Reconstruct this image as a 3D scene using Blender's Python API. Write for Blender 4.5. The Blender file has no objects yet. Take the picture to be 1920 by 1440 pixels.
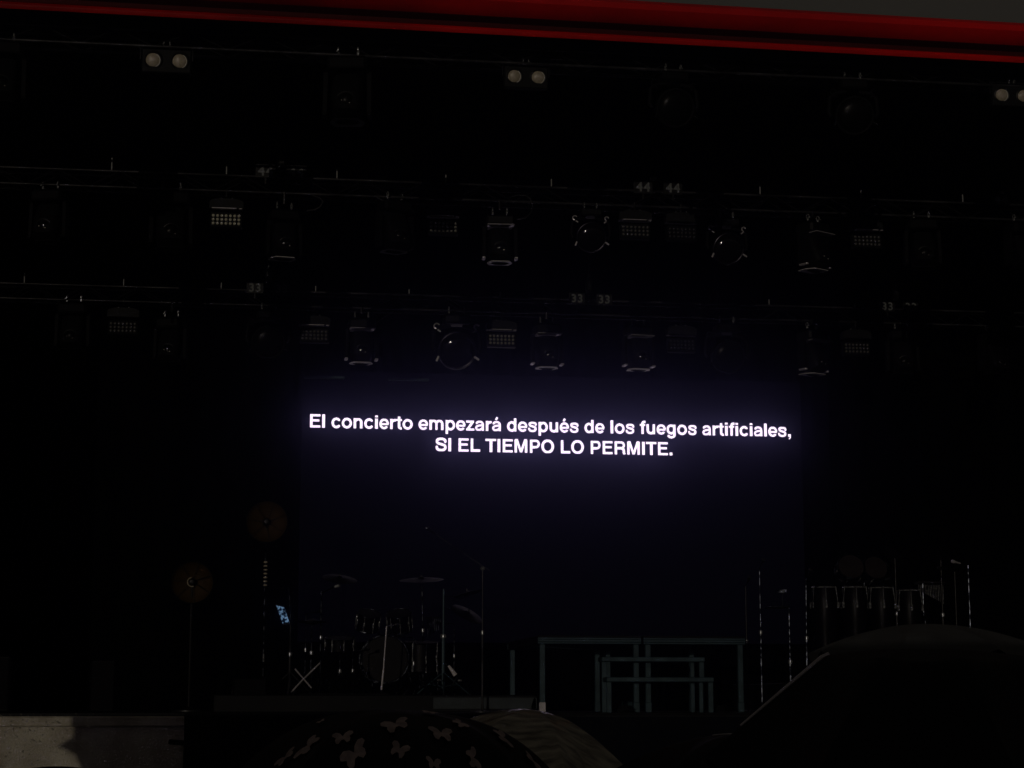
import bpy, bmesh, math, random
import numpy as np
from mathutils import Vector, Matrix

sc = bpy.context.scene
C = sc.collection
R = math.radians
random.seed(7)

# ------------------------------------------------------------------ camera
EYE = 1.68
F = 3600.0
YAW, PITCH = R(8.0), math.atan(602 / F)
cam = bpy.data.cameras.new('camera')
camo = bpy.data.objects.new('camera', cam)
C.objects.link(camo)
camo.location = (0, 0, EYE)
camo.rotation_euler = (math.pi / 2 + PITCH, 0, -YAW)
cam.sensor_width = 36
cam.lens = F / 1920 * 36
cam.clip_start = .1
cam.clip_end = 2000
sc.camera = camo
CM = Matrix.Rotation(-YAW, 3, 'Z') @ Matrix.Rotation(math.pi / 2 + PITCH, 3, 'X')


def ray(px, py):
    return (CM @ Vector(((px - 960) / F, (720 - py) / F, -1))).normalized()


def P(px, py, Y):
    d = ray(px, py)
    return Vector((0, 0, EYE)) + d * (Y / d.y)


def ppm(Y):                                    # picture pixels per metre at depth Y
    return F / Y * .985


# ------------------------------------------------------------------ world and light
SUN_EL, SUN_AZ = 1.25, 19.0                    # a low floodlight behind the audience; azimuth left of straight behind
w = bpy.data.worlds.new('World')
sc.world = w
w.use_nodes = True
nt = w.node_tree
bg = nt.nodes['Background']
sky = nt.nodes.new('ShaderNodeTexSky')
sky.sky_type = 'NISHITA'
sky.sun_disc = False
sky.sun_elevation = R(SUN_EL)
sky.sun_rotation = R(180 + SUN_AZ)
mx = nt.nodes.new('ShaderNodeMix')
mx.data_type = 'RGBA'
mx.inputs[0].default_value = .985
mx.inputs[7].default_value = (.345, .30, .215, 1)
nt.links.new(sky.outputs[0], mx.inputs[6])
nt.links.new(mx.outputs[2], bg.inputs[0])
bg.inputs[1].default_value = .05
sl = bpy.data.lights.new('sun', 'SUN')
sl.energy = .38
sl.angle = R(.12)
sl.color = (1, .87, .68)
so = bpy.data.objects.new('sun', sl)
C.objects.link(so)
SD = Vector((math.sin(R(SUN_AZ)) * -math.cos(R(SUN_EL)), -math.cos(R(SUN_AZ)) * math.cos(R(SUN_EL)), math.sin(R(SUN_EL))))  # towards the lamp
so.rotation_euler = SD.to_track_quat('Z', 'Y').to_euler()
sc.view_settings.view_transform = 'Standard'
sc.view_settings.look = 'None'
sc.view_settings.exposure = 0
sc.cycles.use_denoising = True
sc.cycles.max_bounces = 6
sc.cycles.volume_bounces = 0
sc.cycles.sample_clamp_indirect = 4


# ------------------------------------------------------------------ materials
def mat(name, col, rough=.6, metal=0, spec=.5, noise=0, nscale=8, bump=0, bscale=40, coat=0, col2=None, stretch=None, ramp=(.35, .68)):
    m = bpy.data.materials.new(name)
    m.use_nodes = True
    n, l = m.node_tree.nodes, m.node_tree.links
    b = n['Principled BSDF']
    b.inputs['Base Color'].default_value = (*col, 1)
    b.inputs['Roughness'].default_value = rough
    b.inputs['Metallic'].default_value = metal
    b.inputs['Specular IOR Level'].default_value = spec
    b.inputs['Coat Weight'].default_value = coat
    b.inputs['Coat Roughness'].default_value = .07
    tc = n.new('ShaderNodeTexCoord')
    if noise or col2:
        t = n.new('ShaderNodeTexNoise')
        t.inputs['Scale'].default_value = nscale
        t.inputs['Detail'].default_value = 8
        if stretch:
            mp = n.new('ShaderNodeMapping')
            mp.inputs['Scale'].default_value = stretch
            mp.inputs['Rotation'].default_value = (0, 0, .5)
            l.new(tc.outputs['Object'], mp.inputs['Vector'])
            l.new(mp.outputs[0], t.inputs['Vector'])
        else:
            l.new(tc.outputs['Object'], t.inputs['Vector'])
        r = n.new('ShaderNodeValToRGB')
        r.color_ramp.elements[0].position = ramp[0]
        r.color_ramp.elements[1].position = ramp[1]
        c2 = col2 or tuple(c * (1 - noise) for c in col)
        r.color_ramp.elements[0].color = (*c2, 1)
        r.color_ramp.elements[1].color = (*col, 1)
        l.new(t.outputs[0], r.inputs[0])
        l.new(r.outputs[0], b.inputs['Base Color'])
        rr = n.new('ShaderNodeMapRange')
        rr.inputs['To Min'].default_value = max(0.02, rough - .12)
        rr.inputs['To Max'].default_value = min(1, rough + .12)
        l.new(t.outputs[0], rr.inputs[0])
        l.new(rr.outputs[0], b.inputs['Roughness'])
    if bump:
        t2 = n.new('ShaderNodeTexNoise')
        t2.inputs['Scale'].default_value = bscale
        t2.inputs['Detail'].default_value = 6
        l.new(tc.outputs['Object'], t2.inputs['Vector'])
        bp = n.new('ShaderNodeBump')
        bp.inputs['Strength'].default_value = bump
        bp.inputs['Distance'].default_value = .02
        l.new(t2.outputs[0], bp.inputs['Height'])
        l.new(bp.outputs[0], b.inputs['Normal'])
    return m


def emit(name, col, s):
    m = bpy.data.materials.new(name)
    m.use_nodes = True
    n, l = m.node_tree.nodes, m.node_tree.links
    b = n['Principled BSDF']
    b.inputs['Base Color'].default_value = (.0012, .0012, .0014, 1)
    b.inputs['Roughness'].default_value = .9
    b.inputs['Specular IOR Level'].default_value = .05
    b.inputs['Emission Color'].default_value = (*col, 1)
    b.inputs['Emission Strength'].default_value = s
    return m


M = dict(
    black=mat('black_plastic', (.006, .006, .0065), .55, spec=.2, noise=.4, nscale=14),
    blackmetal=mat('black_painted_metal', (.010, .010, .011), .45, spec=.3, noise=.4, nscale=20),
    drape=mat('black_drape', (.002, .002, .0024), .95, spec=.02, noise=.5, nscale=3),
    hood=mat('dark_grey_casing', (.009, .0095, .010), .6, spec=.2, noise=.3, nscale=9),
    under=mat('brushed_grey_metal', (.80, .77, .86), .38, metal=.55, noise=.2, nscale=12),
    pale=mat('pale_plastic', (.82, .79, .84), .4, noise=.2, nscale=12),
    chrome=mat('chrome', (.55, .58, .62), .25, metal=.6, col2=(.12, .12, .13), nscale=30),
    dullchrome=mat('broken_glint_chrome', (.13, .145, .18), .3, metal=1, col2=(.003, .0035, .005), nscale=15, ramp=(.47, .6)),  # sharp noise puts broken glints into the colour of the tubes
    truss=mat('black_truss_tube', (.10, .10, .11), .28, metal=.5, noise=.8, nscale=2.3),
    glass=mat('dark_lens_glass', (.006, .006, .007), .07, spec=.8),
    reflector=mat('lamp_front_glass', (.60, .53, .41), .5, noise=.4, nscale=30, coat=.6),
    glint_white=mat('white_lens_glint', (.85, .84, .8), .12, spec=.9),  # bright white for lens facets and the painted glints on blinder glass
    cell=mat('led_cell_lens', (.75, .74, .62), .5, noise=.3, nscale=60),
    cell_half_shaded=mat('half_shaded_led_cell_lens', (.30, .30, .28), .5, noise=.3, nscale=60),  # this and the next two: cell lens copies with shade in the colour
    cell_shaded=mat('shaded_led_cell_lens', (.11, .11, .11), .5, noise=.3, nscale=60),
    cell_deep_shaded=mat('deep_shaded_led_cell_lens', (.03, .03, .035), .5, noise=.3, nscale=60),
    glass_shaded=mat('shaded_lens_glass', (.005, .005, .005), .3, spec=.08),
    red=mat('red_painted_fascia', (.85, .004, .001), .5, noise=.65, nscale=.45, spec=.2),
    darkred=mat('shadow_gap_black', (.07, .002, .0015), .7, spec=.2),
    concrete=mat('weathered_concrete', (.66, .63, .54), .85, col2=(.40, .36, .30), nscale=3.2, bump=.7, bscale=55),
    cloth=mat('black_skirt_cloth', (.007, .007, .008), .9, spec=.1, bump=.3, bscale=8),
    boards=mat('black_stage_boards', (.005, .005, .006), .6, spec=.2, noise=.5, nscale=2),
    ground=mat('wet_asphalt', (.045, .043, .04), .35, noise=.4, nscale=5, bump=.5, bscale=120),
    tealmetal=mat('aluminium_frame', (.06, .105, .13), .45, metal=.35, noise=.35, nscale=7),
    fabricfront=mat('dark_valance', (.06, .075, .085), .8, noise=.4, nscale=6),
    copper=mat('amber_dish', (.045, .024, .003), .7, metal=.1, spec=.2, noise=.25, nscale=20),
    shell=mat('dark_drum_lacquer', (.004, .0035, .005), .4, spec=.12),
    head=mat('drum_head', (.007, .006, .006), .6, spec=.2, noise=.3, nscale=8),
    cymbal=mat('dark_bronze_cymbal', (.005, .005, .005), .5, spec=.25, noise=.4, nscale=15),
    numeral=mat('stencil_numeral_paint', (.26, .28, .30), .6, noise=.5, nscale=50),
    rod=mat('grey_marker', (.35, .36, .38), .5),
    nylon=mat('wet_black_nylon', (.004, .004, .008), .55, spec=.15, coat=0, bump=.25, bscale=5),
    butterfly=mat('butterfly_print', (.55, .44, .45), .6, col2=(.30, .24, .26), nscale=45),
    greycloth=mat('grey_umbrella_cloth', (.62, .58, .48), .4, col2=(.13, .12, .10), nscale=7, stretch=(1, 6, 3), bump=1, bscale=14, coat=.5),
    rain=mat('water', (.8, .8, .78), .1, spec=1),
    edge_sheen=mat('pale_edge_sheen', (.85, .82, .92), .45, noise=.3, nscale=15),
    dimcloth=mat('dark_grey_umbrella_cloth', (.06, .065, .075), .6, noise=.5, nscale=4, bump=.3, bscale=6),
    head_tan=mat('tan_drum_head', (.026, .019, .019), .6, spec=.2, noise=.4),
    matt=mat('matt_black_casing', (.005, .005, .0055), .7, spec=.12, noise=.3, nscale=12),
    blocker_mat=mat('blocker_cloth', (.4, .38, .35), .8, noise=.3, nscale=2),
)


# ------------------------------------------------------------------ mesh helper
class MB:
    def __init__(self):
        self.v, self.f, self.mi = [], [], []
        self.k = 0

    def add(self, vs, fs):
        o = len(self.v)
        self.v += [tuple(v) for v in vs]
        self.f += [tuple(o + i for i in f) for f in fs]
        self.mi += [self.k] * len(fs)
        return self

    def box(self, c, s, m=None, bev=0):
        x, y, z = s[0] / 2, s[1] / 2, s[2] / 2
        if bev:
            b = min(bev, x * .9, y * .9, z * .9)
            vs = []
            for (X, Y_, Z) in ((x, y - b, z - b), (x - b, y, z - b), (x - b, y - b, z)):
                for i in (-1, 1):
                    for j in (-1, 1):
                        for k in (-1, 1):
                            vs.append(Vector((X * i, Y_ * j, Z * k)))
            bm = bmesh.new()
            for v in vs:
                bm.verts.new(v)
            bmesh.ops.convex_hull(bm, input=bm.verts)
            bm.verts.index_update()
            vs = [v.co.copy() for v in bm.verts]
            fs = [[v.index for v in f.verts] for f in bm.faces]
            bm.free()
        else:
            vs = [Vector((i * x, j * y, k * z)) for i in (-1, 1) for j in (-1, 1) for k in (-1, 1)]
            fs = [(0, 1, 3, 2), (4, 6, 7, 5), (0, 4, 5, 1), (2, 3, 7, 6), (0, 2, 6, 4), (1, 5, 7, 3)]
        vs = [(m @ v if m else v) + Vector(c) for v in vs]
        return self.add(vs, fs)

    def tube(self, a, b, r, r2=None, n=10, caps=True):
        return self.path([a, b], [r, r if r2 is None else r2], n, caps)

    def path(self, pts, r, n=8, caps=True):
        pts = [Vector(p) for p in pts]
        rs = r if isinstance(r, (list, tuple)) else [r] * len(pts)
        rings = []
        up = None
        for i, p in enumerate(pts):
            d = (pts[min(i + 1, len(pts) - 1)] - pts[max(i - 1, 0)])
            d = d.normalized() if d.length > 1e-9 else Vector((0, 0, 1))
            if up is None:
                up = Vector((0, 0, 1)) if abs(d.z) < .9 else Vector((0, 1, 0))
            x = d.cross(up).normalized()
            y = x.cross(d).normalized()
            up = y
            rings.append([p + (x * math.cos(t) + y * math.sin(t)) * rs[i] for t in [2 * math.pi * k / n for k in range(n)]])
        vs = [v for g in rings for v in g]
        fs = []
        for i in range(len(pts) - 1):
            for k in range(n):
                k2 = (k + 1) % n
                fs.append((i * n + k, i * n + k2, (i + 1) * n + k2, (i + 1) * n + k))
        if caps:
            fs.append(tuple(range(n))[::-1])
            fs.append(tuple((len(pts) - 1) * n + k for k in range(n)))
        return self.add(vs, fs)

    def lathe(self, prof, c=(0, 0, 0), ax=(0, 0, 1), n=24, scale=1, caps=True):
        """prof: (radius, height) pairs along ax"""
        q = Vector(ax).to_track_quat('Z', 'Y').to_matrix()
        vs = []
        for (r, h) in prof:
            for k in range(n):
                t = 2 * math.pi * k / n
                vs.append(Vector(c) + q @ Vector((r * math.cos(t), r * math.sin(t), h)) * scale)
        fs = []
        for i in range(len(prof) - 1):
            for k in range(n):
                k2 = (k + 1) % n
                fs.append((i * n + k, i * n + k2, (i + 1) * n + k2, (i + 1) * n + k))
        if caps and prof[0][0] > 1e-6:
            fs.append(tuple(range(n))[::-1])
        if caps and prof[-1][0] > 1e-6:
            fs.append(tuple((len(prof) - 1) * n + k for k in range(n)))
        return self.add(vs, fs)

    def torus(self, c, ax, Rr, r, n=32, m=8, a0=0, a1=2 * math.pi):
        q = Vector(ax).to_track_quat('Z', 'Y').to_matrix()
        full = abs(a1 - a0 - 2 * math.pi) < 1e-6
        pts = [Vector(c) + q @ Vector((Rr * math.cos(a0 + (a1 - a0) * k / n), Rr * math.sin(a0 + (a1 - a0) * k / n), 0)) for k in range(n + 1)]
        return self.path(pts, r, m, caps=not full)

    def build(self, name, mats, parent=None, smooth=False):
        me = bpy.data.meshes.new(name)
        me.from_pydata(self.v, [], self.f)
        if not isinstance(mats, (list, tuple)):
            mats = [mats]
        for m in mats:
            me.materials.append(m)
        me.polygons.foreach_set('material_index', self.mi)
        bm = bmesh.new()
        bm.from_mesh(me)
        bmesh.ops.remove_doubles(bm, verts=bm.verts, dist=1e-6)
        bmesh.ops.recalc_face_normals(bm, faces=bm.faces)
        bm.to_mesh(me)
        bm.free()
        if smooth:
            me.polygons.foreach_set('use_smooth', [True] * len(me.polygons))
            me.set_sharp_from_angle(angle=R(38))
        o = bpy.data.objects.new(name, me)
        C.objects.link(o)
        if parent is not None:
            o.parent = parent
        return o


def tag(o, label=None, cat=None, group=None, kind=None):
    if label: o['label'] = label
    if cat: o['category'] = cat
    if group: o['group'] = group
    if kind: o['kind'] = kind
    return o


def thing(name, label, cat, loc=(0, 0, 0), rz=0, group=None, s=1):
    o = bpy.data.objects.new(name, None)
    o.empty_display_size = .1
    C.objects.link(o)
    o.location = loc
    o.rotation_euler = (0, 0, rz)
    o.scale = (s, s, s)
    return tag(o, label, cat, group)


def copy_tree(o, parent=None):
    c = o.copy()
    C.objects.link(c)
    if parent is not None:
        c.parent = parent
    for ch in list(o.children):
        copy_tree(ch, c)
    return c


used = set()


def place(proto, loc, label, s=1, rz=0, tilt=0):
    """first use moves the source itself, later uses copy it"""
    o = proto if proto.name not in used else copy_tree(proto)
    used.add(proto.name)
    o.location = loc
    o.scale = (s, s, s)
    o.rotation_euler = (tilt, 0, rz)
    o['label'] = label
    return o


FZ = 1.60                                       # stage floor height
DZ = 1.80                                       # drum platform top
XL, XR = P(-700, 900, 20).x, P(2700, 900, 20).x

# ------------------------------------------------------------------ setting
o = MB().add([(-400, -400, 0), (400, -400, 0), (400, 400, 0), (-400, 400, 0)], [(0, 1, 2, 3)]).build('ground', M['ground'])
tag(o, kind='structure')

YF = 19.5                                       # stage front
o = MB().box(((XL + XR) / 2, (YF + .1 + 31) / 2, FZ - .05), (XR - XL, 31 - YF - .1, .1)).build('stage_floor', M['boards'])
tag(o, kind='structure')

wl = thing('stage_front_wall', 'pale weathered concrete wall under the stage lip, lit at its left end', 'wall', ((XL + XR) / 2, YF, 0))
m = MB()
m.box((0, .15, .735), (XR - XL, .3, 1.47))
m.build('wall', M['concrete'], wl)
m = MB()
m.box((0, .12, 1.522), (XR - XL, .36, .098), bev=.012)
m.build('coping', M['concrete'], wl)

# black cloth skirt hung over the middle of the wall
xs0, xs1 = P(345, 1390, YF).x, P(1035, 1390, YF).x
m = MB()
n = 140
vs = []
for i in range(n + 1):
    x = xs0 + (xs1 - xs0) * i / n
    y = YF - .10 + .022 * math.sin(i * .9) + .012 * math.sin(i * .37 + 1)
    vs += [(x, y, 1.60), (x + .01 * math.sin(i * 1.7), y - .02, 1.2), (x, y - .03, .04)]
m.add(vs, [(3 * i + j, 3 * i + 3 + j, 3 * i + 4 + j, 3 * i + 1 + j) for i in range(n) for j in (0, 1)])
a = P(332, 1392, YF)
sk = m.build('stage_skirt', M['cloth'], smooth=True)
sk.modifiers.new('s', 'SOLIDIFY').thickness = .01
tag(sk, 'black cloth skirt hanging over the middle of the concrete stage front', 'skirt')
m = MB()
m.box((0, 0, 0), (.20, .03, .05), Matrix.Rotation(.08, 3, 'Y'), bev=.01)
m.build('tie_strap', M['cloth'], sk).location = (a.x + .02, YF - .09, a.z)
xr0, xr1 = P(1040, 1390, YF).x, P(1500, 1390, YF).x
m = MB()
for i in range(60):
    x0 = xr0 + (xr1 - xr0) * i / 60
m.box(((xr0 + xr1) / 2, YF - .05, .79), (xr1 - xr0, .03, 1.56))
o = m.build('stage_valance', M['fabricfront'])
tag(o, 'dark bluish panel covering the stage front right of the black skirt', 'stage panel')

# back and side drapes
def drape(x0, x1, y0, y1, z0, z1, label, name='backdrop_curtain', amp=.05):
    m = MB()
    L = math.hypot(x1 - x0, y1 - y0)
    n = int(L / .09)
    vs = []
    nx, ny = -(y1 - y0) / L, (x1 - x0) / L
    for i in range(n + 1):
        t = i / n
        d = amp * math.sin(i * 1.1) + amp * .4 * math.sin(i * .43)
        vs += [(x0 + (x1 - x0) * t + nx * d, y0 + (y1 - y0) * t + ny * d, z1), (x0 + (x1 - x0) * t + nx * d * 1.2, y0 + (y1 - y0) * t + ny * d * 1.2, z0)]
    m.add(vs, [(2 * i, 2 * i + 2, 2 * i + 3, 2 * i + 1) for i in range(n)])
    o = m.build(name, M['drape'], smooth=True)
    return tag(o, label, 'curtain')


drape(XL, XR, 29.6, 29.6, FZ, 11.5, 'full width pleated black curtain behind the screen')
drape(XL + .2, XL + .2, 20.2, 29.4, FZ, 9.5, 'black side curtain closing the left wing of the stage', 'wing_curtain')
drape(XR - .2, XR - .2, 20.2, 29.4, FZ, 9.5, 'black side curtain closing the right wing of the stage', 'wing_curtain')

# roof with red fascia
YR = 17.1
rf = thing('stage_roof', 'stage roof with a glossy red rounded fascia running across the top', 'roof')
al, ar = P(0, 15, YR), P(1920, 118, YR)
sl_ = (ar.z - al.z) / (ar.x - al.x)
pm = ppm(YR)
prof = [(0, 0), (-.02, .03), (-.02, 9 / pm * .9), (-.005, 13 / pm), (.10, 15 / pm), (.13, 26 / pm), (.12, 33 / pm), (.0, 38 / pm),
        (-.10, 46 / pm), (-.155, 58 / pm), (-.15, 70 / pm), (-.10, 80 / pm), (-.02, 86 / pm), (.1, 88 / pm), (1.5, 92 / pm)]
m = MB()
n = 60
x0, x1 = al.x - 8, ar.x + 10
vs = []
for i in range(n + 1):
    x = x0 + (x1 - x0) * i / n
    z = al.z + (x - al.x) * sl_
    for (py, pz) in prof:
        k = 1 - .10 * (x - x0) / (x1 - x0)
        vs.append((x, YR + py, z + pz * k * 1.02))
L = len(prof)
for i in range(n):
    for j in range(L - 1):
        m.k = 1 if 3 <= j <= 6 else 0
        m.add([], [])
        m.f.append((i * L + j, (i + 1) * L + j, (i + 1) * L + j + 1, i * L + j + 1))
        m.mi.append(m.k)
m.v = vs
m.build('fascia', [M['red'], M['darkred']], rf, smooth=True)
m = MB()
zr = max(al.z, ar.z) + .5
m.add([(x0, YR + 1.5, al.z + (x0 - al.x) * sl_ + .36), (x1, YR + 1.5, al.z + (x1 - al.x) * sl_ + .36), (x1, 31, 12.2), (x0, 31, 12.2),
       (x0, YR + .12, al.z + (x0 - al.x) * sl_ + .01), (x1, YR + .12, al.z + (x1 - al.x) * sl_ + .01), (x1, 31, 11.7), (x0, 31, 11.7)],
      [(0, 1, 2, 3), (4, 5, 6, 7), (0, 3, 7, 4), (1, 2, 6, 5), (3, 2, 6, 7)])
m.build('ceiling', M['drape'], rf)
for x in (XL - .5, XR + .5):
    MB().box((x, 18.0, 4), (.5, .5, 8)).build('column', M['blackmetal'], rf)

# a tent shape added unseen behind the audience stands between the floodlight and the lower part of the stage front
tw = P(133, 1390, YF)
k = 27.0
xe = tw.x + SD.x / -SD.y * k
zt = 1.585 + SD.z / -SD.y * k
kt = thing('shadow_blocker', 'unseen added tent behind the audience shading the stage front', 'blocker', (0, YF - k, 0))
m = MB()
W = 16
m.add([(xe + .95, 0, 0), (xe + W, 0, 0), (xe + W, 0, zt), (xe + .02, 0, zt), (xe + .02, 0, zt - .21), (xe - .13, 0, zt - .30), (xe + .04, 0, zt - .38),
       (xe + .95, -.3, 0), (xe + W, -.3, 0), (xe + W, -.3, zt), (xe + .02, -.3, zt), (xe + .02, -.3, zt - .21), (xe - .13, -.3, zt - .30), (xe + .04, -.3, zt - .38)],
      [(0, 1, 2, 3, 4, 5, 6), (7, 13, 12, 11, 10, 9, 8), (0, 7, 8, 1), (1, 8, 9, 2), (2, 9, 10, 3), (3, 10, 11, 4), (4, 11, 12, 5), (5, 12, 13, 6), (6, 13, 7, 0)])
m.build('blocker_panel', M['blocker_mat'], kt)

# ------------------------------------------------------------------ LED screen with lettering
YS = 28.0
a, b = P(567, 706, YS), P(1500, 706, YS)
bot = P(1000, 1205, YS).z
sz = thing('led_screen', 'large black LED screen showing two lines of glowing white Spanish text', 'screen', ((a.x + b.x) / 2, YS, bot))
hw, hh = (b.x - a.x) / 2, (a.z + b.z) / 2 - bot
scr = emit('screen_black_level', (.36, .30, .80), .0016)
n_, l_ = scr.node_tree.nodes, scr.node_tree.links
MB().box((0, .06, hh / 2), (hw * 2, .1, hh)).build('panel', scr, sz)
MB().box((0, .16, hh / 2), (hw * 2 - .04, .09, hh - .04)).build('cabinet_frame', M['blackmetal'], sz)


def arc(cx, cy, rx, ry, a0, a1, n=22):
    return [(cx + rx * math.cos(R(a0 + (a1 - a0) * i / n)), cy + ry * math.sin(R(a0 + (a1 - a0) * i / n))) for i in range(n + 1)]


def spline(p, n=8):
    q = [p[0]] + p + [p[-1]]
    out = []
    for i in range(1, len(q) - 2):
        for k in range(n):
            t = k / n
            out.append(tuple(.5 * (2 * q[i][j] + (q[i + 1][j] - q[i - 1][j]) * t + (2 * q[i - 1][j] - 5 * q[i][j] + 4 * q[i + 1][j] - q[i + 2][j]) * t * t
                             + (3 * q[i][j] - q[i - 1][j] - 3 * q[i + 1][j] + q[i + 2][j]) * t ** 3) for j in (0, 1)))
    return out + [p[-1]]


A_ = [(118, [(438, 0), (438, 375)]), (114, arc(272, 372, 166, 116, 0, 168)),
      (108, spline([(440, 316), (330, 292), (200, 266), (108, 215), (92, 140), (130, 66), (215, 44), (330, 70), (420, 150), (440, 220)]))]
E_ = [(122, arc(284, 266, 198, 222, 0, 322)), (96, [(110, 250), (530, 250)])]
ACU = (112, [(232, 598), (322, 742)])
G = {
    'E': (667, [(140, [(146, 0), (146, 718)]), (122, [(90, 657), (616, 657)]), (120, [(90, 372), (576, 372)]), (122, [(90, 61), (626, 61)])]),
    'l': (278, [(138, [(139, 0), (139, 718)])]),
    'i': (278, [(138, [(139, 0), (139, 532)]), (138, [(139, 604), (139, 718)])]),
    'o': (611, [(128, arc(305, 266, 208, 222, 0, 360, 40))]),
    'c': (556, [(126, arc(292, 266, 196, 222, 38, 322, 32))]),
    'n': (611, [(136, [(134, 0), (134, 532)]), (134, [(477, 0), (477, 330)] + arc(312, 330, 165, 152, 0, 172))]),
    'm': (889, [(132, [(132, 0), (132, 532)]), (130, [(445, 0), (445, 345)] + arc(295, 345, 150, 138, 0, 172)), (130, [(758, 0), (758, 345)] + arc(602, 345, 156, 138, 0, 172))]),
    'r': (389, [(136, [(132, 0), (132, 532)]), (130, arc(335, 270, 200, 208, 178, 92) + [(374, 478)])]),
    't': (333, [(134, [(165, 682), (165, 140)] + arc(253, 140, 88, 88, 180, 262) + [(310, 53)]), (98, [(12, 483), (310, 483)])]),
    'f': (333, [(134, [(172, 0), (172, 575)] + arc(262, 575, 90, 86, 180, 98) + [(330, 662)]), (98, [(12, 483), (320, 483)])]),
    'p': (611, [(136, [(134, -207), (134, 532)]), (128, arc(322, 266, 190, 222, 0, 360, 40))]),
    'd': (611, [(136, [(477, 0), (477, 718)]), (128, arc(289, 266, 190, 222, 0, 360, 40))]),
    'g': (611, [(132, [(477, 532), (477, -30)] + arc(302, -30, 175, 122, 0, -158)), (126, arc(289, 276, 188, 212, 0, 360, 40))]),
    'u': (611, [(136, [(477, 0), (477, 532)]), (134, [(134, 532), (134, 202)] + arc(299, 202, 165, 152, 180, 352))]),
    'z': (500, [(112, [(36, 476), (462, 476)]), (112, [(30, 56), (470, 56)]), (134, [(385, 470), (110, 60)])]),
    'e': (556, E_), 'é': (556, E_ + [ACU]), 'a': (556, A_), 'á': (556, A_ + [ACU]),
    's': (556, [(116, spline([(462, 378), (425, 455), (285, 490), (145, 458), (118, 392), (165, 328), (285, 288), (405, 250), (450, 170), (410, 76), (285, 42), (140, 74), (92, 165)]))]),
    ',': (278, [(146, [(139, 0), (139, 146)]), (62, [(182, 10), (178, -60), (108, -130)])]),
    '.': (278, [(146, [(139, 0), (139, 146)])]),
    'S': (667, [(136, spline([(566, 500), (520, 615), (340, 662), (165, 625), (110, 530), (160, 432), (335, 374), (515, 310), (562, 200), (500, 90), (335, 54), (150, 95), (100, 235)]))]),
    'I': (278, [(144, [(139, 0), (139, 718)])]),
    'L': (611, [(144, [(148, 0), (148, 718)]), (124, [(90, 62), (584, 62)])]),
    'T': (611, [(144, [(306, 0), (306, 718)]), (124, [(18, 656), (594, 656)])]),
    'M': (833, [(134, [(136, 0), (136, 718)]), (134, [(697, 0), (697, 718)]), (122, [(165, 760), (416, 20)]), (122, [(668, 760), (416, 20)])]),
    'P': (667, [(142, [(146, 0), (146, 718)]), (122, [(100, 657), (390, 657)] + arc(396, 480, 164, 177, 90, -90) + [(100, 303)])]),
    'O': (778, [(138, arc(389, 359, 280, 312, 0, 360, 44))]),
    'R': (722, [(142, [(146, 0), (146, 718)]), (122, [(100, 657), (420, 657)] + arc(430, 496, 164, 161, 90, -90) + [(100, 335)]),
                (138, [(470, 335), (560, 285), (590, 180), (600, 60), (628, 0)])]),
}
PITCHU = 17.0                                   # one LED pixel, in font units


def raster(ch):
    adv, strokes = G[ch]
    x = np.arange(-30, adv + 60, PITCHU)
    y = np.arange(-216, 780, PITCHU)
    X, Y_ = np.meshgrid(x, y)
    on = np.zeros(X.shape, bool)
    for wd, p in strokes:
        p = np.array(p, float)
        hit = np.zeros(X.shape, bool)
        for i in range(len(p) - 1):
            a_, b_ = p[i], p[i + 1]
            d = b_ - a_
            L2 = (d ** 2).sum()
            if L2 < 1e-6: continue
            t = ((X - a_[0]) * d[0] + (Y_ - a_[1]) * d[1]) / L2
            tc = np.clip(t, 0, 1)
            dist = np.hypot(X - a_[0] - d[0] * tc, Y_ - a_[1] - d[1] * tc)
            ok = dist <= wd / 2
            if i == 0: ok &= t >= 0
            if i == len(p) - 2: ok &= t <= 1
            hit |= ok
        on |= hit
    if ch in 'MSOPRELTI': on &= (Y_ > -12) & (Y_ < 732)
    return x, y, on


def line_mesh(text, xl, xr, zbase, em):
    tot = sum(278 if c == ' ' else G[c][0] for c in text)
    tr = ((xr - xl) / em * 1000 - tot) / len(text)
    m = MB()
    cx = 0
    cache = {}
    for c in text:
        if c != ' ':
            if c not in cache: cache[c] = raster(c)
            x, y, on = cache[c]
            for j in range(len(y)):
                i = 0
                while i < len(x):
                    if on[j, i]:
                        i0 = i
                        while i < len(x) and on[j, i]: i += 1
                        s = em / 1000
                        ax, bx = xl + (cx + x[i0]) * s, xl + (cx + x[i - 1] + PITCHU) * s
                        az = zbase + y[j] * s
                        m.add([(ax, -.004, az), (bx, -.004, az), (bx, -.004, az + PITCHU * s), (ax, -.004, az + PITCHU * s)], [(0, 1, 2, 3)])
                    else:
                        i += 1
        cx += (278 if c == ' ' else G[c][0]) + tr
    return m


glow = emit('led_text', (.97, .80, 1.0), 1.75)
O = sz.location
a, b = P(578, 801.5, YS), P(1484, 819.5, YS)
em = 35.0 / ppm(YS)
line_mesh('El concierto empezará después de los fuegos artificiales,', a.x - O.x, b.x - O.x, (a.z + b.z) / 2 - bot, em).build('lettering', glow, sz)
a, b = P(815, 846, YS), P(1262, 854, YS)
line_mesh('SI EL TIEMPO LO PERMITE.', a.x - O.x, b.x - O.x, (a.z + b.z) / 2 - bot, em).build('lettering', glow, sz)

# two flat cable trays on top of the screen
for (px0, px1, py) in ((570, 646, 707), (728, 804, 711)):
    a, b = P(px0, py, YS - .3), P(px1, py, YS - .3)
    o = MB().box(((a.x + b.x) / 2, YS - .3, a.z), (b.x - a.x, .12, .03), bev=.005).build('hanging_bracket', M['tealmetal'])
    tag(o, 'thin grey bracket on the upper left edge of the screen' if px0 < 600 else 'thin grey bracket second from the left on the screen top', 'bracket', 'brackets on the screen top')

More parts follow.
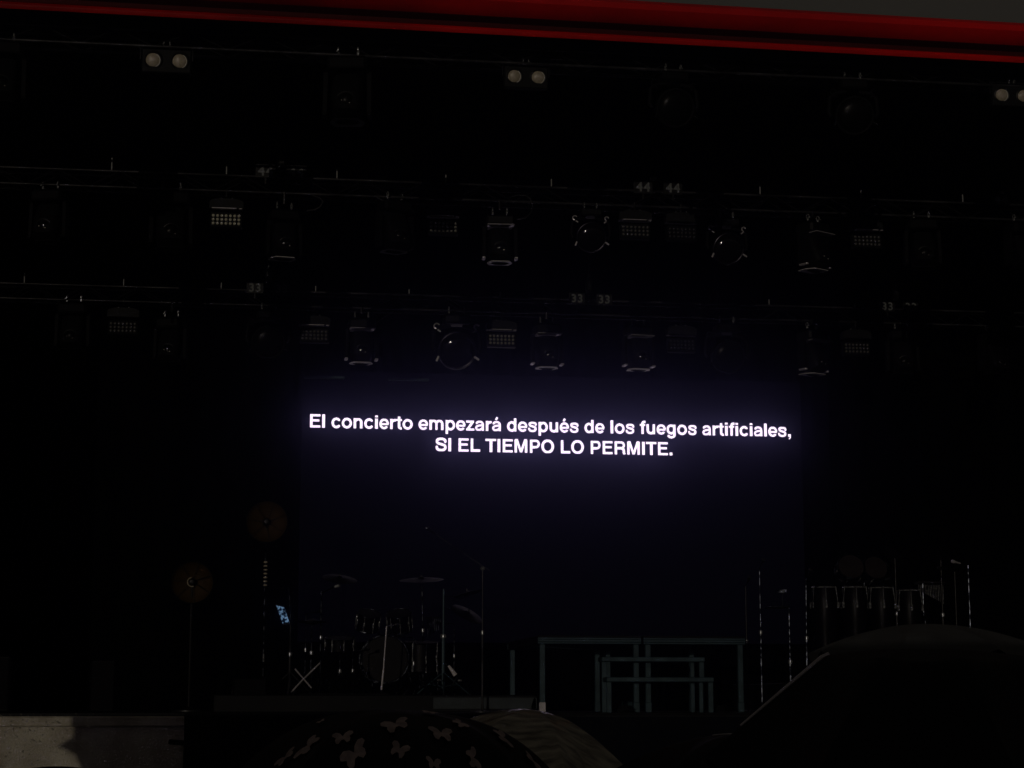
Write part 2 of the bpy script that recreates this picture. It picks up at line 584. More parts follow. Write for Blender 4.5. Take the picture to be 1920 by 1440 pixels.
# ------------------------------------------------------------------ trusses
Y1, Y2, Y3 = 17.6, 21.3, 25.6


def truss(Y, up, lo, label, rods, rodlen):
    pu, pl = P(836, up, Y), P(836, lo, Y)
    z1, z0 = pu.z, pl.z
    xa, xb = XL + .5, XR - .5
    if Y < 19: xa, xb = XL, XR
    t = thing('lighting_truss', label, 'truss', (0, Y, z0), 0, 'lighting trusses across the stage')
    h = z1 - z0
    for (y, z) in ((0, 0), (0, h), (.24, 0), (.24, h)):
        MB().tube((xa, y, z), (xb, y, z), .014, n=10, caps=True).build('chord', M['truss'], t, smooth=True)
    m = MB()
    n = int((xb - xa) / .34)
    for i in range(n):
        x = xa + (xb - xa) * i / n
        x2 = xa + (xb - xa) * (i + 1) / n
        m.tube((x, 0, 0 if i % 2 else h), (x2, 0, h if i % 2 else 0), .0075, n=5, caps=False)
        m.tube((x, .24, 0 if i % 2 else h), (x2, .24, h if i % 2 else 0), .0075, n=5, caps=False)
        m.tube((x, 0, 0), (x2, .24, 0), .0075, n=5, caps=False)
    m.build('bracing', M['blackmetal'], t, smooth=True)
    for (px, py) in rods:
        q = P(px, py, Y)
        MB().tube((q.x, 0, h), (q.x, 0, q.z - z0 + 7 / ppm(Y)), .008, n=6).build('marker_rod', M['rod'], t)
    return t, z0


t1, z1 = truss(Y1, 84, 112, 'front truss just beneath the red roof edge', [(1213, 100), (1442, 110), (1557, 114)], 8)
t2, z2 = truss(Y2, 344, 373, 'middle truss carrying the brightest LED panel', [(210, 303), (425, 315), (632, 323), (836, 333), (1034, 342), (1425, 353), (1614, 362), (1805, 370)], 13)
t3, z3 = truss(Y3, 555, 582, 'rear truss lowest above the text screen', [(46, 520), (232, 528), (415, 537), (592, 543), (767, 549), (938, 554), (1442, 568), (1603, 575)], 13)
ZT = {Y1: z1, Y2: z2, Y3: z3}


# ------------------------------------------------------------------ fixtures (unit height 1: top at z=0, bottom at z=-1)
def clamps(t, dx, up=.0):
    for s in (-1, 1):
        m = MB()
        m.torus((s * dx, 0, up), (1, 0, 0), .035, .012, n=14, m=6)
        m.box((s * dx, 0, up - .055), (.035, .04, .06), bev=.006)
        m.tube((s * dx, -.06, up - .03), (s * dx, -.02, up - .005), .009, n=6)
        m.box((s * dx + .012 * s, -.065, up - .035), (.03, .012, .016), Matrix.Rotation(.6 * s, 3, 'Y'), bev=.003)
        m.build('clamp', M['chrome'], t, smooth=True)


def spot():
    t = thing('moving_head_light', 'x', 'stage light', group='moving head lights on the trusses')
    m = MB()
    m.box((0, 0, -.19), (.52, .42, .2), bev=.04)
    m.build('base', M['black'], t, smooth=False)
    MB().box((0, -.22, -.3), (.50, .20, .02), bev=.009).build('base_trim', M['under'], t)
    for s in (-1, 1):
        m = MB()
        m.add([(s * .255, -.09, -.29), (s * .315, -.09, -.29), (s * .315, .09, -.29), (s * .255, .09, -.29),
               (s * .265, -.10, -.85), (s * .32, -.10, -.85), (s * .32, .10, -.85), (s * .265, .10, -.85)],
              [(0, 1, 2, 3), (4, 5, 6, 7), (0, 1, 5, 4), (1, 2, 6, 5), (2, 3, 7, 6), (3, 0, 4, 7)])
        m.build('yoke_arm', M['matt'], t)
        MB().box((s * .295, -.03, -.875), (.065, .2, .035), bev=.01).build('arm_foot', M['under'], t)
    # head, tipped towards the audience
    rot = Matrix.Rotation(R(-24), 3, 'X')
    c = Vector((0, -.02, -.64))
    m = MB()
    prof = [(-.30, .15, .17), (-.27, .19, .20), (-.1, .215, .22), (.12, .215, .22), (.26, .2, .205), (.285, .17, .18)]
    n = 28
    vs, fs = [], []
    for (h, a_, b_) in prof:
        for k in range(n):
            th = 2 * math.pi * k / n
            e = .5
            cx_, sx_ = math.cos(th), math.sin(th)
            vs.append(c + rot @ Vector((a_ * math.copysign(abs(cx_) ** e, cx_), b_ * math.copysign(abs(sx_) ** e, sx_), h)))
    for i in range(len(prof) - 1):
        for k in range(n):
            fs.append((i * n + k, i * n + (k + 1) % n, (i + 1) * n + (k + 1) % n, (i + 1) * n + k))
    fs += [tuple(range(n)), tuple(range((len(prof) - 1) * n, len(prof) * n))]
    m.add(vs, fs)
    hd = m.build('head', M['black'], t, smooth=True)
    ax = Vector((0, -.95, -.30)).normalized()
    lc = Vector((0, -.23, -.74))
    MB().torus(lc, ax, .125, .02).build('lens_ring', M['blackmetal'], hd, smooth=True)
    m = MB()
    m.lathe([(.12, -.02), (.118, .015), (.1, .045), (.07, .066), (.035, .077), (0, .08)], lc, ax, 24)
    m.build('lens', M['glass'], hd, smooth=True)
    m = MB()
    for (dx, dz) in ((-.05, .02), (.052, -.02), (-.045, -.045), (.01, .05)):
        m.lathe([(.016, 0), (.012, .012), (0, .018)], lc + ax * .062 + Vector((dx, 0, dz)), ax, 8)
    m.build('lens_facet', M['glint_white'], hd, smooth=True)
    m = MB()
    m.add([(-.17, -.20, -.965), (.17, -.20, -.965), (.235, .0, -.955), (.18, .24, -.94), (-.18, .24, -.94), (-.235, .0, -.955),
           (-.16, -.18, -.945), (.16, -.18, -.945), (.22, .0, -.935), (.16, .22, -.92), (-.16, .22, -.92), (-.22, .0, -.935)],
          [(0, 1, 2, 3, 4, 5), (6, 7, 8, 9, 10, 11)] + [(i, (i + 1) % 6, 6 + (i + 1) % 6, 6 + i) for i in range(6)])
    m.build('rear_cap', M['pale'], hd)
    clamps(t, .13, .045)
    return t


def wash():
    t = thing('wash_light', 'x', 'stage light', group='round wash lights on the trusses')
    MB().box((0, 0, -.16), (.46, .34, .16), bev=.03).build('base', M['black'], t)
    for s in (-1, 1):
        m = MB()
        m.path([(s * .1, 0, -.25), (s * .3, 0, -.28), (s * .39, 0, -.36), (s * .41, 0, -.62), (s * .37, 0, -.68)], .035, 10)
        m.build('yoke_arm', M['matt'], t, smooth=True)
        m = MB()
        m.torus((s * .34, -.05, -.27), (s * .2, -1, .1), .045, .014, n=14, m=6, a0=.4, a1=4.6)
        m.box((s * .3, -.06, -.35), (.07, .02, .03), Matrix.Rotation(-.6 * s, 3, 'Y'), bev=.008)
        m.build('carry_handle', M['under'], t, smooth=True)
    ax = Vector((0, -.93, -.36)).normalized()
    c = Vector((0, -.02, -.66))
    m = MB()
    m.lathe([(.14, -.26), (.24, -.2), (.31, -.05), (.325, .06), (.31, .09)], c, ax, 36)
    hd = m.build('head', M['black'], t, smooth=True)
    MB().torus(c + ax * .09, ax, .305, .022, n=40).build('front_ring', M['dullring'], hd, smooth=True)
    MB().lathe([(.29, .08), (.27, .11), (.18, .145), (.08, .16), (0, .163)], c, ax, 32).build('lens', M['glass'], hd, smooth=True)
    for (x, z) in ((-.33, -.84), (.33, -.82)):
        MB().box((x, -.12, z), (.035, .02, .1), Matrix.Rotation(.4 if x < 0 else -1.0, 3, 'Y'), bev=.006).build('latch', M['under'], hd)
    clamps(t, .13, .045)
    return t


M['dullring'] = mat('worn_ring_metal', (.026, .024, .034), .35, metal=.8, noise=.3, nscale=10)


def ledpanel():
    """unit width 1"""
    t = thing('led_panel_light', 'x', 'stage light', group='LED panel lights on the trusses')
    m = MB()
    n = 14
    vs = []
    for y in (-.16, .16):
        for i in range(n + 1):
            x = -.48 + .96 * i / n
            vs.append((x, y, -.1 + .09 * (1 - (x / .48) ** 4)))
        for x in (.48, -.48):
            vs.append((x, y, -.30))
    k = n + 3
    m.add(vs, [tuple(range(k)), tuple(range(k, 2 * k))] + [(i, (i + 1) % k, k + (i + 1) % k, k + i) for i in range(k)])
    m.build('hood', M['hood'], t)
    MB().box((-.06, -.23, -.33), (.70, .17, .028), bev=.009).build('base_trim', M['under'], t)
    MB().box((.40, -.22, -.33), (.09, .13, .028), bev=.009).build('button_plate', M['under'], t)
    bd = MB().box((0, .02, -.62), (.92, .2, .48), Matrix.Rotation(R(-8), 3, 'X'), bev=.03).build('body', M['black'], t)
    ax = Vector((0, -1, -.14)).normalized()
    for r in range(3):
        for c in range(7):
            m = MB()
            m.lathe([(.044, 0), (.043, .014), (.03, .028), (0, .034)], Vector((-.36 + c * .12, -.086 + .1 * .14 * (1 - r) - .012, -.50 - r * .115)), ax, 12)
            m.build('led_cell', M['cell'], bd, smooth=True)
    clamps(t, .16, .02)
    return t


def blinder():
    """unit width 1"""
    t = thing('blinder_light', 'x', 'stage light', group='two lamp blinders on the front truss')
    m = MB()
    m.box((0, .06, -.36), (1, .2, .50), bev=.02)
    fr = m.build('housing', M['hood'], t)
    ax = Vector((0, -1, -.22)).normalized()
    for s in (-1, 1):
        c = Vector((s * .27, -.05, -.36))
        MB().torus(c, ax, .175, .028, n=32).build('lamp_rim', M['blackmetal'], t, smooth=True)
        m = MB()
        m.lathe([(.145, .0), (.13, .018), (.095, .036), (.045, .048), (0, .05)], c, ax, 28, caps=False)
        m.build('lamp_glass', M['reflector'], t, smooth=True)
        MB().torus(c + ax * .012, ax, .143, .008, n=20, a0=R(-70), a1=R(60)).build('crescent_glint', M['glint_white'], t, smooth=True)  # white arc stands in for a crescent of light on the glass
    for s in (-1, 1):
        c = Vector((s * .27, -.05, -.36))
        MB().lathe([(.024, .0), (.018, .014), (0, .02)], c + ax * .036 + Vector((-.04, 0, .05)), ax, 10).build('glint_white', M['glint_white'], t, smooth=True)  # white bead stands in for the hot spot on the glass
    m = MB()
    m.path([(-.53, .02, -.33), (-.53, .02, -.03), (.53, .02, -.03), (.53, .02, -.33)], .02, 6)
    m.build('yoke', M['blackmetal'], t)
    clamps(t, .06, .03)
    return t


p_spot, p_wash, p_led, p_bl = spot(), wash(), ledpanel(), blinder()
DIM = {'brushed_grey_metal': 'matt', 'pale_plastic': 'hood', 'worn_ring_metal': 'matt', 'black_plastic': 'matt', 'dark_lens_glass': 'glass_shaded', 'white_lens_glint': 'cell_half_shaded'}  # darker materials put shade into the colour of weakly lit fixtures
CELLS = {'bright': 'cell', 'grey': 'cell_half_shaded', 'dark': 'cell_shaded', 'black': 'cell_deep_shaded'}


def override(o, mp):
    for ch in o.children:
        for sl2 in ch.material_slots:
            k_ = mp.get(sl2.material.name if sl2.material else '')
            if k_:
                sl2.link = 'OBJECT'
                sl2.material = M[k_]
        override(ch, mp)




def hang(proto, px, ytop, size_px, Y, label, rz=0, tilt=0, cells=None, dim=0):
    loc = P(px, ytop, Y - .0)
    s = size_px / ppm(Y)
    o = place(proto, loc, label, s, rz, tilt)
    # drop arm joining the fixture to its truss chord
    gap = ZT[Y] - loc.z
    m = MB()
    if gap > .04:
        m.tube((0, 0, .05), (0, 0, gap / s + .02), .03, n=8)
        m.build('drop_arm', M['blackmetal'], o)
    if dim: todo.append((o, {k_: v_ for k_, v_ in DIM.items() if k_ not in ('dark_lens_glass', 'white_lens_glint') and not (dim == 3 and k_ == 'pale_plastic')}))
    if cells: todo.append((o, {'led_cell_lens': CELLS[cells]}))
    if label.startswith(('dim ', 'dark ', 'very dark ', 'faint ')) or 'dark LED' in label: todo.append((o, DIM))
    return o


todo = []


# front truss
hang(p_bl, 313, 84, 92, Y1, 'two lamp blinder hanging top left beneath the red roof edge')
hang(p_bl, 986, 117, 86, Y1, 'two lamp blinder in the middle of the front truss')
hang(p_bl, 1896, 153, 86, Y1, 'two lamp blinder cut off by the right edge of the picture')
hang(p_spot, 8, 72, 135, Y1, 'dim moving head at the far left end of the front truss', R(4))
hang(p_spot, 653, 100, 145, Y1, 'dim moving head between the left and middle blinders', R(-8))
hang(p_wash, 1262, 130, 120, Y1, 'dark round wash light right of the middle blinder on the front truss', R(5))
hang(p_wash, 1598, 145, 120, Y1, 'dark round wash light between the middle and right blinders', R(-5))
# middle truss
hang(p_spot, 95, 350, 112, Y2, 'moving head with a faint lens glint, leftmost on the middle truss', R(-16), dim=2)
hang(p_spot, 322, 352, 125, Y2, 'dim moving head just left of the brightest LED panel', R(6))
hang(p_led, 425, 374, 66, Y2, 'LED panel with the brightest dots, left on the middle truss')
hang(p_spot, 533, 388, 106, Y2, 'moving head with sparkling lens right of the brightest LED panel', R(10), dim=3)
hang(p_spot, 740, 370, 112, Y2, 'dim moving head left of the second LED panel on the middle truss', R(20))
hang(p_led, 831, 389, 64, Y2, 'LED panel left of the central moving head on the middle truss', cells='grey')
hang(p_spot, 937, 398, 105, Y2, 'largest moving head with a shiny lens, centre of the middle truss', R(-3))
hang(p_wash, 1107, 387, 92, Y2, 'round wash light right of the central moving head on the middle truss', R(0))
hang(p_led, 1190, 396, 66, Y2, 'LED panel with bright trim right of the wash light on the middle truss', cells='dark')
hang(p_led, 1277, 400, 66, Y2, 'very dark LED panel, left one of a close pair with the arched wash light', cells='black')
hang(p_wash, 1362, 405, 98, Y2, 'round wash light with a thin arc highlight on the middle truss', R(3))
hang(p_spot, 1524, 412, 108, Y2, 'moving head with a pale underside right of centre on the middle truss', R(30))
hang(p_led, 1623, 415, 66, Y2, 'LED panel near the right end of the middle truss', cells='dark')
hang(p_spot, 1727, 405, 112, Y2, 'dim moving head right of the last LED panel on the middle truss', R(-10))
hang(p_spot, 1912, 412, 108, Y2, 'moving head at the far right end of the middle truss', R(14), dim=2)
# rear truss
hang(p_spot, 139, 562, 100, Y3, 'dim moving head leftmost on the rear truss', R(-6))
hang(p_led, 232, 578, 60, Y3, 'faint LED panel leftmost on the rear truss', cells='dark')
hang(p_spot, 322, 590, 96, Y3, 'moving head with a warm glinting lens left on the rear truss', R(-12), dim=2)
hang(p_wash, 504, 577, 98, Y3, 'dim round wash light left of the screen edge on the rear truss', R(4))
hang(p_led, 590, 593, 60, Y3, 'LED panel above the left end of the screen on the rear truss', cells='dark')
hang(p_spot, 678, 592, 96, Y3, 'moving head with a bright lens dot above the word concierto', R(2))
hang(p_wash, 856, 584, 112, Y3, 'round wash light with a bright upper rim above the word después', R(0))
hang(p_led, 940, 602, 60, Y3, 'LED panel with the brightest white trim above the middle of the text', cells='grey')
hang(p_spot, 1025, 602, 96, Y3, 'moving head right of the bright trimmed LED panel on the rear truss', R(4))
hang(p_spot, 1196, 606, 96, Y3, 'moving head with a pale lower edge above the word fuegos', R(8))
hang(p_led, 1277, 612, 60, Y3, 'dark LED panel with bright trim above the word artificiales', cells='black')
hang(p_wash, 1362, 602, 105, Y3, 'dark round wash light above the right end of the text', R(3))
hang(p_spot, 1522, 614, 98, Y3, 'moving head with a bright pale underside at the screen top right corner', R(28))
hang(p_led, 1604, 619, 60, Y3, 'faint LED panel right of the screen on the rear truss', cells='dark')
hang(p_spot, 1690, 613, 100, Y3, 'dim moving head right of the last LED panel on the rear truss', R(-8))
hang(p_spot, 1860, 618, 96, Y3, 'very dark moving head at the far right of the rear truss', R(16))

for o_, mp_ in todo:
    override(o_, mp_)

# ------------------------------------------------------------------ numbered plates and hoist chains
def plate(px, py, Y, txt, label):
    q = P(px, py, Y - .02)
    t = thing('number_plate', label, 'number plate', q, 0, 'stencilled number plates beside the hoist chains')
    wd = len(txt) * .105 + .02
    MB().box((0, .012, 0), (wd, .01, .16), bev=.003).build('plate', M['blackmetal'], t)
    cu = bpy.data.curves.new('digits', 'FONT')
    cu.body = txt
    cu.align_x = 'CENTER'
    cu.size = .155
    cu.offset = .004
    cu.extrude = .002
    cu.space_character = 1.15
    tmp = bpy.data.objects.new('digits_tmp', cu)
    C.objects.link(tmp)
    bpy.context.view_layer.update()
    me = bpy.data.meshes.new_from_object(tmp)
    bpy.data.objects.remove(tmp)
    o = bpy.data.objects.new('digits', me)
    o.data.materials.append(M['numeral'])
    C.objects.link(o)
    o.parent = t
    o.rotation_euler = (math.pi / 2, 0, 0)
    o.location = (0, 0, -.055)
    MB().box((0, .014, -.10), (.02, .006, .10)).build('hanger', M['blackmetal'], t)


for (px, py, Y, tx, lb) in (
        (498, 320, Y2, '44', 'plate reading 44 left of the left hoist chain on the middle truss'),
        (556, 322, Y2, '44', 'plate reading 44 right of the left hoist chain on the middle truss'),
        (1206, 350, Y2, '44', 'plate reading 44 left of the central hoist chain on the middle truss'),
        (1262, 352, Y2, '44', 'plate reading 44 right of the central hoist chain on the middle truss'),
        (1877, 374, Y2, '44', 'plate reading 44 by the right edge on the middle truss'),
        (478, 539, Y3, '33', 'plate reading 33 left of the left hoist chain on the rear truss'),
        (528, 541, Y3, '33', 'plate reading 33 right of the left hoist chain on the rear truss'),
        (1082, 559, Y3, '33', 'plate reading 33 left of the central hoist chain on the rear truss'),
        (1133, 561, Y3, '33', 'plate reading 33 right of the central hoist chain on the rear truss'),
        (1664, 574, Y3, '33', 'plate reading 33 left of the right hoist chain on the rear truss'),
        (1708, 575, Y3, '33', 'plate reading 33 right of the right hoist chain on the rear truss')):
    plate(px, py, Y, tx, lb)

for (px, py, Y, lb) in ((312, 56, Y1, 'hoist chain above the left blinder on the front truss'),
                        (528, 322, Y2, 'hoist chain at the left pair of 44 plates'),
                        (1230, 352, Y2, 'hoist chain at the central pair of 44 plates'),
                        (1893, 374, Y2, 'hoist chain by the right edge on the middle truss'),
                        (503, 541, Y3, 'hoist chain at the left pair of 33 plates'),
                        (1107, 560, Y3, 'hoist chain at the central pair of 33 plates'),
                        (1686, 575, Y3, 'hoist chain at the right pair of 33 plates')):
    q = P(px, py, Y)
    t = thing('hoist_chain', lb, 'chain', (q.x, Y + .12, ZT[Y] + .02), 0, 'hoist chains holding the trusses')
    zc = 8.2 if Y == Y1 else (10.4 if Y == Y2 else 11.0)
    zc = min(zc, al.z + (Y - YR) * (11.7 - al.z) / (31 - YR) - .02) - t.location.z
    m = MB()
    n = max(2, int((zc - .5) / .06))
    for i in range(n):
        z = .5 + (zc - .5) * (i + .5) / n
        e = (.006, .022) if i % 2 else (.022, .006)
        m.box((0, 0, z), (e[0], e[1], .058), bev=.002)
    m.build('chain', M['dullchrome'], t)
    MB().box((0, 0, .42), (.09, .09, .18), bev=.02).build('hook_block', M['blackmetal'], t)
    MB().torus((0, 0, .30), (0, 1, 0), .035, .009, n=16, m=6).build('hook', M['dullchrome'], t, smooth=True)

# loose cable loops
for (pts, Y, lb) in (([(575, 395), (590, 393), (600, 388), (606, 378), (600, 371), (585, 366)], Y2, 'thin black cable loop left of the middle truss centre'),
                     ([(955, 371), (968, 366), (985, 366), (994, 372), (999, 384), (996, 398), (985, 409), (968, 411)], Y2, 'looped black cable above the central moving head'),
                     ([(704, 607), (715, 598), (728, 590), (738, 583)], Y3, 'cable running up from the moving head above concierto'),
                     ([(702, 366), (714, 374), (722, 378)], Y2, 'short cable left of the clamps on the middle truss')):
    o = MB().path([P(x, y, Y - .06) for (x, y) in pts], .009, 6).build('power_cable', M['truss'], smooth=True)
    tag(o, lb, 'cable', 'cables hanging from the trusses')


# ------------------------------------------------------------------ floor items
def L3(px, py, Y, base):
    """point relative to a thing standing at base"""
    return P(px, py, Y) - Vector(base)


def stand(px, ytop, Y, fz, label, name='cymbal_stand', cat='stand', group=None, r=.011, matl='dullchrome', legs=.30, foot='tripod', lean=0):
    q = P(px, ytop, Y)
    base = (q.x, Y, fz)
    t = thing(name, label, cat, base, 0, group)
    h = q.z - fz
    m = MB()
    m.tube((0, 0, .08), (lean * .5, 0, h * .55), r * 1.35, n=8)
    m.tube((lean * .5, 0, h * .55), (lean, 0, h), r * .85, n=8)
    m.build('pole', M[matl], t, smooth=True)
    MB().lathe([(r * 2.2, -.02), (r * 2.4, 0), (r * 2.2, .025)], (lean * .5, 0, h * .55), n=12).build('height_clutch', M['chrome'], t, smooth=True)
    if foot == 'tripod':
        for a_ in (20, 150, 265):
            d = Vector((math.cos(R(a_)), math.sin(R(a_)), 0))
            m = MB()
            m.tube(d * .012 + Vector((0, 0, .26)), d * legs + Vector((0, 0, .015)), .008, n=6)
            m.tube(Vector((0, 0, .10)), d * legs * .55 + Vector((0, 0, .13)), .006, n=6)
            lg = m.build('leg', M[matl], t, smooth=True)
            MB().box(d * legs + Vector((0, 0, .015)), (.03, .03, .03), bev=.008).build('rubber_foot', M['black'], lg)
    else:
        MB().lathe([(.14, 0), (.14, .012), (.05, .02), (.015, .03), (.012, .09)], n=24).build('base', M['blackmetal'], t, smooth=True)
    return t, h


def cymbal(px, py, Y, r, tilt, label, ax=None):
    q = P(px, py, Y)
    t = thing('cymbal', label, 'cymbal', q, 0, 'cymbals on stands')
    t.rotation_euler = tilt
    m = MB()
    m.lathe([(.006, .03), (r * .1, .028), (r * .18, .012), (r * .5, .004), (r * .85, -.004), (r, -.01), (r, -.012), (r * .5, .002), (r * .16, .01), (.006, .024)], n=36)
    m.build('disc', M['cymbal'], t, smooth=True)
    MB().tube((0, 0, .025), (0, 0, .055), .008, n=8).build('wing_nut', M['chrome'], t)
    return t


def drum(name, px, py, Y, r, h, ax, label, group, lugs=8, matl='shell'):
    """drum whose batter head centre is at the given point; ax points out of that head"""
    q = P(px, py, Y)
    t = thing(name, label, 'drum', q, 0, group)
    ax = Vector(ax).normalized()
    m = MB()
    m.lathe([(r, -h + .01), (r, -.01)], (0, 0, 0), ax, 32)
    m.build('shell', M[matl], t, smooth=True)
    MB().lathe([(r * .96, 0), (r * .5, .003), (0, .003)], (0, 0, 0), ax, 32).build('drum_head', M['head_tan' if name == 'timbale' else 'head'], t, smooth=True)
    for z in (-.005, -h + .005):
        MB().torus(ax * z, ax, r + .008, .010, n=36, m=6).build('hoop', M['dullchrome'], t, smooth=True)
    q_ = ax.to_track_quat('Z', 'Y').to_matrix()
    for k in range(lugs):
        a_ = 2 * math.pi * k / lugs + .2
        d = q_ @ Vector((math.cos(a_), math.sin(a_), 0))
        m = MB()
        m.tube(d * (r + .014) - ax * .0, d * (r + .014) - ax * h, .0045, n=5)
        m.lathe([(.006, -.03), (.012, -.02), (.012, .02), (.006, .03)], d * (r + .008) - ax * h * .5, ax, 8)
        m.build('lug', M['chrome'], t, smooth=True)
    return t


# drum platform with a bluish front edge
YD = 21.2
a, b = P(812, 1318, YD), P(1006, 1318, YD)
xp0, xp1 = P(400, 1318, YD).x, b.x
pl = thing('drum_platform', 'low black platform with a bluish front board under the drum kit', 'platform', (0, 0, FZ))
MB().box(((xp0 + xp1) / 2, YD + 1.6, .095), (xp1 - xp0, 3.2, .19), bev=.01).build('deck', M['boards'], pl)
MB().box(((a.x + b.x) / 2, YD - .015, .10), (b.x - a.x, .026, .12)).build('front_board', M['fabricfront'], pl)
DZ = FZ + .19

# dish lamps on poles
dish = None
for (px, py, Y, lb, up) in ((500, 978, 24.5, 'taller amber dish lamp with thin spokes on a pole', 1), (360, 1092, 23.5, 'lower dim amber dish lamp on a pole, left of the drum kit', 0)):
    q = P(px, py, Y)
    t = thing('dish_lamp', lb, 'lamp', (q.x, Y, FZ), 0, 'amber dish lamps on poles')
    h = q.z - FZ
    r = 38 / ppm(Y)
    ax = Vector((-.02, -1, -.05 if up else -.22)).normalized()
    c = Vector((0, 0, h))
    m = MB()
    m.lathe([(r, 0), (r * .97, -.02), (r * .8, -.055), (r * .5, -.085), (r * .15, -.1), (.02, -.1), (.02, -.115), (r * .5, -.1), (r * .82, -.068), (r, -.02), (r, 0)], c, ax, 48, caps=False)
    dd = m.build('dish', M['copper'], t, smooth=True)
    m = MB()
    qm = ax.to_track_quat('Z', 'Y').to_matrix()
    for k in range(7):
        a_ = 2 * math.pi * k / 7 + .35
        d = qm @ Vector((math.cos(a_), math.sin(a_), 0))
        m.tube(c + d * .02 - ax * .07, c + d * r * .99 - ax * .0, .0035, n=5)
    m.build('spokes', M['blackmetal'], dd)
    MB().torus(c, ax, r, .005, n=48, m=6).build('rim', M['matt'], dd, smooth=True)
    m = MB()
    m.lathe([(0, .03), (.03, .022), (.042, 0), (.038, -.05), (.02, -.10)], c - ax * .02, ax, 18)
    m.build('lamp_cap', M['blackmetal'], t, smooth=True)
    m = MB()
    m.torus(c - ax * .03, ax, .055, .006, n=24, m=6, a0=R(100), a1=R(290))
    m.build('cap_ring', M['reflector'] if not up else M['blackmetal'], t, smooth=True)
    m = MB()
    m.tube((0, .11, .04), (0, .11, h), .016, n=8)
    m.build('pole', M['dullchrome' if up else 'blackmetal'], t, smooth=True)
    MB().lathe([(.24, 0), (.24, .02), (.05, .04), (.02, .06)], (0, .11, 0), n=28).build('base', M['blackmetal'], t, smooth=True)
    if up:
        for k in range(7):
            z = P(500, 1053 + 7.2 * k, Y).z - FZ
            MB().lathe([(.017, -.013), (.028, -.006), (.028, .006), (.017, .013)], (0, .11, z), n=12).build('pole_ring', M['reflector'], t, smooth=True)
        z = P(500, 1233, Y).z - FZ
        MB().tube((0, .085, z - .05), (0, .085, z + .05), .014, n=8).build('pole_clamp', M['chrome'], t, smooth=True)

# music stand with a lit tablet
YK = 22.6
t, h = stand(545, 1165, YK, DZ, 'music stand holding the glowing blue tablet', 'music_stand', 'music stand', None, matl='truss', legs=.28)
m = MB()
for (p_, q_) in (((553, 1254), (584, 1290)), ((546, 1298), (566, 1276)), ((566, 1276), (600, 1243))):
    m.tube(L3(*p_, YK - .1, t.location), L3(*q_, YK - .1, t.location), .010, n=6)
m.build('folding_legs', M['under'], t, smooth=True)
m = MB()
m.path([L3(527, 1096, YK, t.location), L3(537, 1096, YK, t.location), L3(541, 1099, YK, t.location), L3(537, 1102, YK, t.location), L3(528, 1103, YK, t.location)], .007, 6)
m.path([L3(541, 1099, YK, t.location), L3(543, 1125, YK + .05, t.location), L3(545, 1168, YK, t.location)], .006, 6)
m.build('clip_arm', M['dullchrome'], t, smooth=True)
ta, tb, tc_, td = (L3(x, y, YK - .06, (0, 0, 0)) for (x, y) in ((518, 1135), (533, 1139), (543, 1168), (530, 1169)))
tab = thing('tablet', 'small tilted tablet glowing blue beside the drum kit', 'tablet', ta)
blk = [v - ta for v in (ta, tb, tc_, td)]
cen = sum(blk, Vector()) / 4
m = MB()
o_ = [cen + (v - cen) * 1.18 for v in blk]
m.add([v + Vector((0, .006, 0)) for v in o_] + [v + Vector((0, .02, 0)) for v in o_], [(0, 1, 2, 3), (4, 5, 6, 7), (0, 1, 5, 4), (1, 2, 6, 5), (2, 3, 7, 6), (3, 0, 4, 7)])
m.build('case', M['black'], tab)
ts = emit('tablet_picture', (.16, .42, 1), .35)
nn, ll = ts.node_tree.nodes, ts.node_tree.links
tcn = nn.new('ShaderNodeTexCoord')
wv = nn.new('ShaderNodeTexNoise')
wv.inputs['Scale'].default_value = 26
ll.new(tcn.outputs['Object'], wv.inputs['Vector'])
cr = nn.new('ShaderNodeValToRGB')
cr.color_ramp.elements[0].position = .44
cr.color_ramp.elements[0].color = (.004, .012, .03, 1)
cr.color_ramp.elements[1].position = .58
cr.color_ramp.elements[1].color = (.30, .55, .9, 1)
ll.new(wv.outputs[0], cr.inputs[0])
ll.new(cr.outputs[0], nn['Principled BSDF'].inputs['Emission Color'])
MB().add(blk, [(0, 1, 2, 3)]).build('display', ts, tab)

GK = 'drums of the drum kit'
YB = 23.0
# hi-hat stand and left boom cymbal
t, h = stand(603, 1108, YB, DZ, 'tall straight stand left of the snare drum', group='drum kit stands', legs=.26)
m = MB()
m.tube(L3(603, 1112, YB, t.location), L3(636, 1096, YB - .25, t.location), .008, n=6)
m.build('boom', M['dullchrome'], t, smooth=True)
m = MB()
m.box(L3(632, 1099, YB - .25, t.location), (.075, .05, .04), Matrix.Rotation(-.3, 3, 'Y'), bev=.01)
m.build('tilter', M['chrome'], t)
cymbal(637, 1084, YB - .25, .21, (R(18), R(6), 0), 'crash cymbal on the left boom above the snare drum')
m = MB()
m.tube(L3(636, 1097, YB - .25, t.location), L3(637, 1076, YB - .25, t.location), .005, n=6)
m.build('rod', M['dullchrome'], t)
drum('snare_drum', 638, 1196, YB - .2, .17, .15, (0, -.18, 1), 'snare drum with chrome lugs, lowest on the left of the kit', GK)
t, h = stand(638, 1222, YB - .2, DZ, 'short snare stand between the two left tripods', 'snare_stand', 'stand', 'drum kit stands', legs=.2)
drum('rack_tom', 692, 1150, YB, .135, .20, (0.1, -.42, .9), 'left rack tom above the bass drum', GK)
drum('rack_tom', 748, 1150, YB, .14, .21, (-.1, -.42, .9), 'right rack tom above the bass drum', GK)
drum('floor_tom', 790, 1204, YB - .1, .2, .34, (0, -.12, 1), 'floor tom on legs at the right of the bass drum', GK)
for dx in (-.2, 0, .2):
    pass
